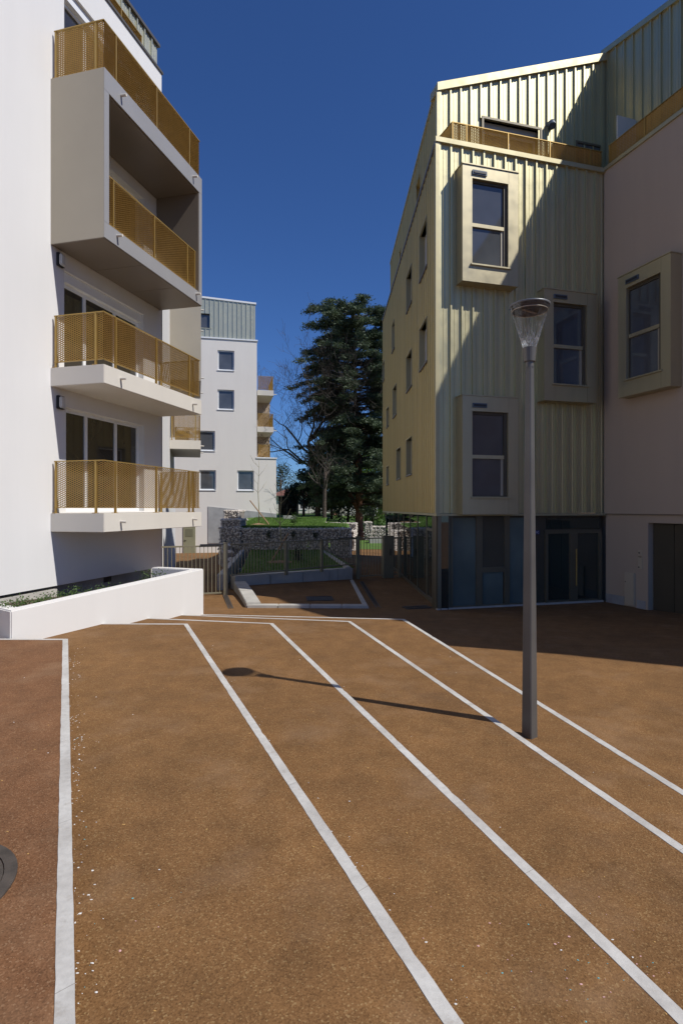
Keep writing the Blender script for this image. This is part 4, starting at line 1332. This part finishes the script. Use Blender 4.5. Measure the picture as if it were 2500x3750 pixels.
# ---- cedar: layered plates of needles
def cedar(bx_, by_, bz_, H, label):
    t_ = thing('cedar_tree', label, 'tree', (bx_, by_, bz_))
    tr_ = MB()
    path = []
    for i in range(15):
        f = i / 14
        path.append((bx_ + 0.10 * math.sin(f * 5) - .5 * f ** 1.4, by_ + .15 * math.sin(f * 4), bz_ - .2 + f * H))
    tr_.tube(path, [0.34 - .02 * i if i > 0 else .5 for i in range(15)], 10)
    # second leader leaving low to the left
    tr_.tube([(bx_ - .05, by_, bz_ + 2.2), (bx_ - .7, by_ - .1, bz_ + 3.4), (bx_ - 1.1, by_, bz_ + 6), (bx_ - 1.0, by_, bz_ + 9)], [.2, .17, .13, .06], 8)
    P = []; N = []; S_ = []
    limbs = MB()
    tiers = 36
    for k in range(tiers):
        f = k / (tiers - 1)
        z = bz_ + H * (0.15 + 0.84 * f)
        # silhouette half width by height
        rad = np.interp(f, [0, .12, .3, .5, .62, .72, .82, .92, 1.0], [3.4, 4.5, 4.2, 3.8, 4.8, 4.6, 3.3, 4.4, 3.3])
        i = f * (0.99) * 14; j = int(min(13, (0.15 + .84 * f) * 14)); cx, cy = path[j][0], path[j][1]
        nb = 8
        a0 = random.uniform(0, 6.28)
        for b_ in range(nb):
            a = a0 + b_ * 6.283 / nb + random.uniform(-.35, .35)
            L = rad * random.uniform(.62, 1.12)
            if math.cos(a) > .2: L *= 1.15
            elif math.cos(a) < -.3 and f < .6: L *= random.uniform(.95, 1.25)
            zz = z + random.uniform(-.55, .55)
            rise = random.uniform(0.05, .30); droop = random.uniform(.1, .35)
            pts_ = []
            for s_ in range(6):
                q = s_ / 5
                pts_.append((cx + math.cos(a) * L * q, cy + math.sin(a) * L * q, zz + L * (rise * q - droop * q * q * q)))
            limbs.tube(pts_, [max(.012, .075 * (1 - q * .9)) for q in np.linspace(0, 1, 6)], 5, cap=False)
            # plates of branchlets
            nl = int(6 + L * 5.0)
            for _ in range(nl):
                q = random.uniform(.22, 1.0) ** .8
                s_ = min(4, int(q * 5)); fr_ = q * 5 - s_
                base = np.array(pts_[s_]) * (1 - fr_) + np.array(pts_[s_ + 1]) * fr_
                sa = a + random.choice((-1, 1)) * random.uniform(.3, 1.2)
                bl = random.uniform(.35, 1.05) * (1.2 - .5 * q)
                dv = np.array([math.cos(sa), math.sin(sa), random.uniform(-.28, .05)])
                cnt = int(30 * bl / .45)
                for __ in range(cnt):
                    u = random.random()
                    c = base + dv * bl * u + np.array([random.gauss(0, .13), random.gauss(0, .13), random.gauss(-.01, .10)])
                    P.append(c)
                    nv = dv * .8 + np.array([random.gauss(0, .6), random.gauss(0, .6), random.gauss(.15, .3)])
                    N.append(unit(nv)); S_.append(random.uniform(.12, .26))
    tr_.build('trunk', 'bark_red', t_, smooth=True)
    limbs.build('limbs', 'bark', t_, smooth=True)
    leaf_mesh('crown', np.array(P), np.array(N), S_, 'needle', .36, t_)
    return len(P)
ncedar = cedar(1.40, 46.0, -0.6, 18.2, 'tall dark cedar with layered branches and reddish trunk beside the gold building')

def grow(m, p, d, L, r, depth, twist=.5, minr=.004, taper=.68, nb=(2, 3), up=.08):
    pts_ = [p]; rr = [r]
    q = np.array(p, float); dd = np.array(d, float)
    n = 4
    for i in range(n):
        dd = unit(dd + rng.normal(size=3) * .13 + np.array([0, 0, up]))
        q = q + dd * L / n
        pts_.append(tuple(q)); rr.append(max(minr, r * (1 - (1 - taper) * (i + 1) / n)))
    m.tube(pts_, rr, 5 if r > .03 else 3, cap=False)
    tips = [(q, dd)]
    if depth > 0:
        for _ in range(random.randint(*nb)):
            k = random.randint(1, n) if random.random() < .5 else n
            nd_ = unit(dd + rng.normal(size=3) * twist)
            tips += grow(m, pts_[k], nd_, L * random.uniform(.6, .88), rr[k] * random.uniform(.55, .75), depth - 1, twist, minr, taper, nb, up)
    return tips

def bare_tree(x, y, z, H, lean, label, depth=6, r=.2, name='bare_tree', limbs=9):
    t_ = thing(name, label, 'tree', (x, y, z))
    m = MB()
    n = 6; pts_ = []
    for i in range(n + 1):
        f = i / n
        pts_.append((x + lean * f * f, y, z - .2 + H * .42 * f))
    m.tube(pts_, [r * (1 - .45 * i / n) for i in range(n + 1)], 9)
    m.build('trunk', 'bark', t_, smooth=True)
    m2 = MB()
    for k in range(limbs):
        i = random.randint(3, n)
        a = random.uniform(0, 6.28)
        grow(m2, pts_[i], unit(np.array([math.cos(a) * .9 + lean * .12, math.sin(a) * .6, random.uniform(.25, 1.0)])), H * .20, r * .42, depth - 1, .55, .007)
    m2.build('crown', 'twig', t_)
bare_tree(-1.95, 47.0, 0.9, 15.5, -.8, 'leafless tree with fine spreading twigs between the white block and the cedar', 7, .24, limbs=15)
bare_tree(-1.2, 39.5, 0.85, 8.5, .1, 'slender grey trunked leafless tree left of the cedar trunk', 5, .17, limbs=4)

def leafy(x, y, z, H, W, mat, label, n=5000, size=(.12, .24), trunk=.14, name='leafy_tree', cat='tree', z0=.25, lobes=14, asp=.6, group=None):
    t_ = thing(name, label, cat, (x, y, z), group)
    m = MB()
    P = []; N = []
    ctr = []
    m.tube([(x, y, z - .2), (x + .05 * H * .2, y, z + H * .35), (x, y, z + H * .75)], [trunk, trunk * .7, trunk * .25], 8)
    for i in range(lobes):
        a = random.uniform(0, 6.28); f = random.random()
        hz_ = z0 + (1 - z0) * f * .92
        rr = W * .5 * math.sin(math.pi * min(1, .22 + .72 * f)) * random.uniform(.4, .95)
        c = np.array([x + math.cos(a) * rr, y + math.sin(a) * rr, z + H * hz_])
        ctr.append(c)
        m.tube([(x, y, z + H * hz_ * .65), tuple((np.array([x, y, z + H * hz_ * .7]) + c) / 2), tuple(c)], [trunk * .4, trunk * .25, .01], 5, cap=False)
    for i in range(n):
        c = random.choice(ctr)
        v = rng.normal(size=3); v = unit(v) * (random.random() ** .4)
        P.append(c + v * np.array([W * .19, W * .19, W * .14 + .1]))
        N.append(unit(v + rng.normal(size=3) * .8))
    m.build('trunk', 'bark', t_, smooth=True)
    leaf_mesh('crown', np.array(P), np.array(N), rng.uniform(size[0], size[1], n), mat, asp, t_)
leafy(2.9, 54, -0.3, 8.0, 5.6, 'decid', 'bright green leafy tree behind the cedar near the gold wall', 9000, lobes=26, z0=.06)
leafy(0.6, 55, -.1, 9.5, 6.0, 'ever', 'dark dense evergreen standing behind the cedar trunk', 8000, lobes=26, z0=.08)
leafy(-3.4, 51, 0.9, 4.2, 3.0, 'ever', 'dark evergreen with low drooping crown next to the white block', 4500, lobes=16, z0=.3)
leafy(-0.9, 52, 0.9, 8.0, 4.2, 'ever', 'dark evergreen with narrow crown behind the slender bare trunk', 6500, lobes=22, z0=.12)
leafy(6.0, 57, 0.2, 8.5, 6, 'ever', 'big dark evergreen furthest right, mostly behind the gold wall', 5000, lobes=18)
leafy(-7.5, 70, 1.0, 6.0, 6.0, 'ever', 'dark evergreen beyond the houses, mostly behind the white block', 4000, lobes=16)

leafy(-2.3, 54, 0.9, 5.0, 4.0, 'ever', 'dark evergreen with wide crown hiding part of the cream house', 5500, lobes=18, z0=.25)
leafy(2.6, 60, 0.4, 10.0, 6.5, 'ever', 'tall dark evergreen far behind the cedar trunk', 7000, lobes=24, z0=.2)
leafy(-.3, 62, 0.9, 7.5, 5.0, 'decid', 'green leafy tree far behind, left of the cedar trunk', 5000, lobes=18, z0=.3)
# hedge that closes the view far behind
P = []; N = []
for i in range(16000):
    x = random.uniform(-18, 24); h = 2.6 + .8 * math.sin(x * .7) + .5 * math.sin(x * 2.1)
    P.append((x, 84 + random.gauss(0, .8), 1.0 + random.random() ** .8 * h)); N.append(unit(rng.normal(size=3)))
o = leaf_mesh('hedge', np.array(P), np.array(N), rng.uniform(.2, .45, 16000), 'ever', .6)
tag(o, 'far dark hedge closing the view behind the houses', 'hedge', kind='stuff')

# young staked trees and shrub on the lawn
def young_tree(x, y, z, H, label, stake_dx):
    t_ = thing('young_tree', label, 'tree', (x, y, z))
    m = MB(); pts_ = [(x + .03 * math.sin(i * 1.1), y, z - .1 + H * i / 8) for i in range(9)]
    m.tube(pts_, [.035 - .0035 * i for i in range(9)], 6)
    m.build('trunk', 'young', t_, smooth=True)
    m2 = MB()
    for k in range(11):
        i = random.randint(4, 7); s_ = random.choice((-1, 1))
        p = pts_[i]; L = random.uniform(.3, .75)
        m2.tube([p, (p[0] + s_ * L * .45, p[1] + random.uniform(-.2, .2), p[2] + L * .45), (p[0] + s_ * L * .7, p[1] + random.uniform(-.3, .3), p[2] + L)], [.010, .007, .004], 4, cap=False)
    m2.build('crown', 'young', t_)
    s = thing('stake', 'wooden stake leaning against the ' + ('sunlit young tree on the raised lawn' if stake_dx > 0 else 'young tree in the sunken bed'), 'stake', (x + stake_dx, y, z))
    MB().tube([(x + stake_dx, y - .1, z - .1), (x - stake_dx * .7, y - .1, z + H * .36)], .035, 8).build('pole', 'stake', s)
    mu = MB()
    n = 18
    ring = [(x + .55 * math.cos(6.283 * k / n) * random.uniform(.85, 1.15), y + .55 * math.sin(6.283 * k / n) * random.uniform(.85, 1.15)) for k in range(n)]
    mu.v = [(x, y, z + .09)] + [(a, b_, z + .012) for a, b_ in ring]
    mu.f = [(0, 1 + k, 1 + (k + 1) % n) for k in range(n)]
    o = mu.build('mulch_ring', 'mulch'); tag(o, 'ring of bark mulch around the ' + ('sunlit young tree on the raised lawn' if stake_dx > 0 else 'young tree in the sunken bed'), 'mulch', kind='stuff')
young_tree(-4.80, 33.0, uz(-4.8, 33.0), 3.9, 'thin young tree with stake on the sunlit raised lawn', 0.7)
young_tree(-2.45, 23.0, lz(-2.4, 23.0), 3.3, 'thin young tree in the sunken bed before the gabion wall', -0.45)

def shrub(x, y, z, H, W, label, n=170, mat='weed', name='shrub', cat='shrub', size=(.08, .16), group=None):
    t_ = thing(name, label, cat, (x, y, z), group)
    m = MB(); P = []; N = []
    for k in range(7):
        a = random.uniform(0, 6.28); L = random.uniform(.6, 1.0) * H
        tip = np.array([x + math.cos(a) * W * .4 * random.random(), y + math.sin(a) * W * .4 * random.random(), z + L])
        m.tube([(x, y, z - .03), tuple((np.array([x, y, z]) + tip) / 2 + rng.normal(size=3) * .02), tuple(tip)], [.008 * H + .002, .005 * H + .0015, .0015], 4, cap=False)
        for j in range(n // 7):
            f = random.uniform(.2, 1.05)
            P.append(np.array([x, y, z]) * (1 - f) + tip * f + rng.normal(size=3) * np.array([W * .14, W * .14, .03]))
            N.append(unit(np.array([math.cos(a), math.sin(a), .4]) + rng.normal(size=3) * .8))
    m.build('stems', mat, t_)
    leaf_mesh('leaves', np.array(P), np.array(N), rng.uniform(size[0], size[1], len(P)), mat, .5, t_)
shrub(-2.70, 32.3, uz(-2.7, 32.3), .7, .6, 'small leafy shrub in a mulch patch on the raised lawn', 170)
shrub(-1.75, 22.8, lz(-1.7, 22.8), .7, .6, 'dark small shrub in the sunken bed beside the fence', 170, 'ever')
for xx in (-3.3, -2.2, -1.2):
    shrub(xx * 1.135, 29.4, 0.15, .45, .35, {-3.3: 'leftmost plant tuft growing from the long gabion wall', -2.2: 'middle plant tuft growing from the long gabion wall', -1.2: 'rightmost plant tuft growing from the long gabion wall'}[xx], 110, 'ever', 'wall_plant', 'plant', (.05, .1))

# weeds in the planter
wl = ['weed clump in the planter closest to its near corner', 'second weed clump from the near corner of the planter', 'third weed clump from the near corner, tallest in the planter', 'fourth weed clump from the near corner of the planter',
      'weed clump halfway along the planter at the shadow edge', 'weed clump just inside the balcony shadow in the planter', 'low weed tuft in the shaded middle of the planter', 'small weed tuft in the deep shade near the planter end', 'last weed tuft by the far end of the planter']
for i, f in enumerate((0.06, .12, .19, .26, .34, .42, .52, .72, .82)):
    c = PA + (PB - PA) * f + pn * random.uniform(.38, .62)
    shrub(c.x, c.y, 0.20 - .22 * f, (random.uniform(.17, .25) + .35 * f) if i < 7 else .5, random.uniform(.4, .55), wl[i], 420, 'weed', 'weed', 'weed', (.025, .05), 'weeds in the white planter')

# ================================================================== HOUSES BEYOND
def house(x, y, z, w, d, h, rh, mat, label, wins=(), rot=0.0):
    t_ = thing('house', label, 'house', Mw=Matrix.Translation((x, y, z)) @ Matrix.Rotation(rot, 4, 'Z'))
    Mh = WORLD[t_]
    hole_wall(-w/2, w/2, -.5, h, list(wins), .15, y=-d/2).build('wall', mat, t_, Mh)
    MB().box(-w/2, w/2, -d/2 + .2, d/2, -.5, h).build('body', mat, t_, Mh)
    e = .35
    m = MB()
    m.v = [(-w/2 - e, -d/2 - e, h), (w/2 + e, -d/2 - e, h), (w/2 + e, d/2 + e, h), (-w/2 - e, d/2 + e, h), (-w/2 + d/3, 0, h + rh), (w/2 - d/3, 0, h + rh)]
    m.f = [(0, 1, 5, 4), (1, 2, 5), (2, 3, 4, 5), (3, 0, 4), (3, 2, 1, 0)]
    r_ = m.build('roof', 'roof_red', t_, Mh)
    MB().box(w*.2, w*.2 + .5, -.25, .25, h + rh * .4, h + rh + .6).build('chimney', 'cream', r_, Mh)
    for (a, b_, c, d_) in wins:
        window(t_, Mh, a, b_, c, d_, -d/2 + .06, 'frame_w', .08, glass='glass', sill=True, opening_y=-d/2)
house(-4.6, 70, 0.7, 7.2, 7, 2.5, 1.2, 'cream', 'cream house with red hipped roof glimpsed beside the black shed', [(-.3, .6, .9, 2.1), (2.2, 3.0, .9, 2.1)])
house(2.0, 74, 0.7, 5.0, 6, 3.0, 1.4, 'cream', 'pale house seen in patches of sun behind the cedar branches', [(-1.5, -.6, 1.0, 2.2), (1.0, 1.9, 1.0, 2.2)])
sh_ = thing('shed', 'black flat roofed shed between the white block and the cream house', 'shed', (-5.3, 58, .9))
MB().box(-6.3, -4.52, 57, 60, 0.6, 2.9).build('wall', 'black_shed', sh_)
MB().box(-6.4, -4.42, 56.9, 60.1, 2.902, 3.0).build('roof', 'grey_metal', sh_)
for k in range(7):
    MB().box(-6.3 + k * .255 + .02, -6.3 + k * .255 + .235, 56.97, 56.998, .62, 2.88).build('board', 'black_shed', sh_)
# wire fence at the back of the lawn
bf = thing('wire_fence', 'thin dark wire fence along the back of the lawn', 'fence', (-5, 52, 1))
for k in range(15):
    MB().box(-6 + k * 1.0 - .025, -6 + k * 1.0 + .025, 52 - .025, 52.025, 0.7, 2.15).build('post', 'dark', bf)
for zz in (1.25, 1.7, 2.1):
    MB().box(-6, 8, 51.99, 52.01, zz, zz + .02).build('wire', 'dark', bf)
cb = MB().box(-3.95, -3.1, 38.5, 39.1, .8, 1.22).build('concrete_block', 'concrete', bevel=.02)
tag(cb, 'pale concrete block lying on the lawn by the white block corner', 'block')
sb_ = MB().box(1.9, 4.2, 39.2, 40.0, -0.75, -0.32).build('stone_slab', 'concrete', bevel=.02)
tag(sb_, 'flat pale stone slab on the grass right of the cedar trunk', 'slab')

# ================================================================== SMALL GROUND DETAILS
mh = thing('manhole_cover', 'round cast iron manhole cover at the left edge of the steps', 'manhole cover', (-1.88, 2.50, 0))
Mm = WORLD[mh]
MB().lathe([(0.40, -.02), (0.40, .008), (0.345, .008), (0.345, -.02)], 48).build('ring', 'iron', mh, Mm)
MB().lathe([(0.346, -.02), (0.341, .0045), (0.0, .0045)], 48).build('lid', 'iron', mh, Mm)
for i in range(-4, 5):
    for j in range(-4, 5):
        if (i * i + j * j) * .07 ** 2 < .29 ** 2:
            MB().box(i * .07 - .022, i * .07 + .022, j * .07 - .006, j * .07 + .006, .0065, .0105).build('lug', 'iron', mh, Mm @ Matrix.Rotation(.6 if (i + j) % 2 else -.9, 4, 'Z'))

def tread_z(x, y):
    """height of the stepped plaza at a point"""
    for k, (w, c, nn) in enumerate(LINES):
        W_, C_, N_ = Vector(w), Vector(c), Vector(nn)
        d = N_ - C_
        left_of = (x - C_.x) * d.y - (y - C_.y) * d.x > 0
        d2 = C_ - W_
        nearer = y < W_.y + (x - W_.x) * d2.y / d2.x
        # left of the edge coming towards us and on the near side of the cross edge
        if ((N_.x - C_.x) * (y - C_.y) - (N_.y - C_.y) * (x - C_.x)) < 0 and nearer:
            return -0.1 * k
    return gz(x, y)
chip_mats = {}
for nm, colr in (('white', (.7, .69, .66)), ('turquoise', (.12, .42, .45)), ('pink', (.6, .35, .33)), ('ochre', (.45, .26, .08))):
    M['chip_' + nm] = plain('chip_' + nm, colr, .7, 0, .1, 30)
def chips(label, pts_, mat, s):
    m = MB()
    for (x, y) in pts_:
        z = tread_z(x, y)
        vs_, fs = random.choice(STONES)
        k = s * random.uniform(.35, 1.35); b = len(m.v); ax = random.uniform(.6, 1.6); ay = random.uniform(.5, 1.2)
        for q in vs_:
            m.v.append((x + q[0] * k * ax, y + q[1] * k * ay, z + .001 + q[2] * k * .45))
        m.f.extend([tuple(b + i for i in f) for f in fs])
    o = m.build('gravel_chips', mat); tag(o, label, 'gravel', kind='stuff')
def along(k, n, spread=.09):
    w, c, nn = LINES[k]; C_, N_ = Vector(c), Vector(nn); d = (N_ - C_); n_ = Vector((d.y, -d.x)).normalized()
    if n_.x < 0: n_ = -n_
    out = []
    for _ in range(n):
        f = random.random() ** .8
        p = C_ + d * f + n_ * (.006 + abs(random.gauss(0, spread)))
        out.append((p.x, p.y))
    return out
def scatter(n, x0, x1, y0, y1):
    return [(random.uniform(x0, x1), random.uniform(y0, y1)) for _ in range(n)]
chips('white stone chips gathered at the foot of the step edges', along(0, 150, .06) + along(1, 60) + along(2, 30) + scatter(60, -3.5, 4, 1.6, 9), 'chip_white', .0048)
cl = [(1.05 + random.gauss(0, .28), 2.35 + random.gauss(0, .16)) for _ in range(34)]
chips('turquoise chips scattered on the near steps', cl + along(0, 12, .05) + scatter(10, -1, 2, 1.7, 3), 'chip_turquoise', .0036)
cl = [(1.0 + random.gauss(0, .30), 2.35 + random.gauss(0, .18)) for _ in range(40)]
chips('pinkish white chips scattered on the near steps', cl + scatter(25, -1, 2, 1.7, 3.5), 'chip_pink', .004)
chips('ochre stone chips lying loose on the brown surface', scatter(200, -2.5, 3, 1.5, 6.5), 'chip_ochre', .005)
print('objects', len(bpy.data.objects), 'tris', sum(len(p.vertices) - 2 for me in bpy.data.meshes for p in me.polygons))
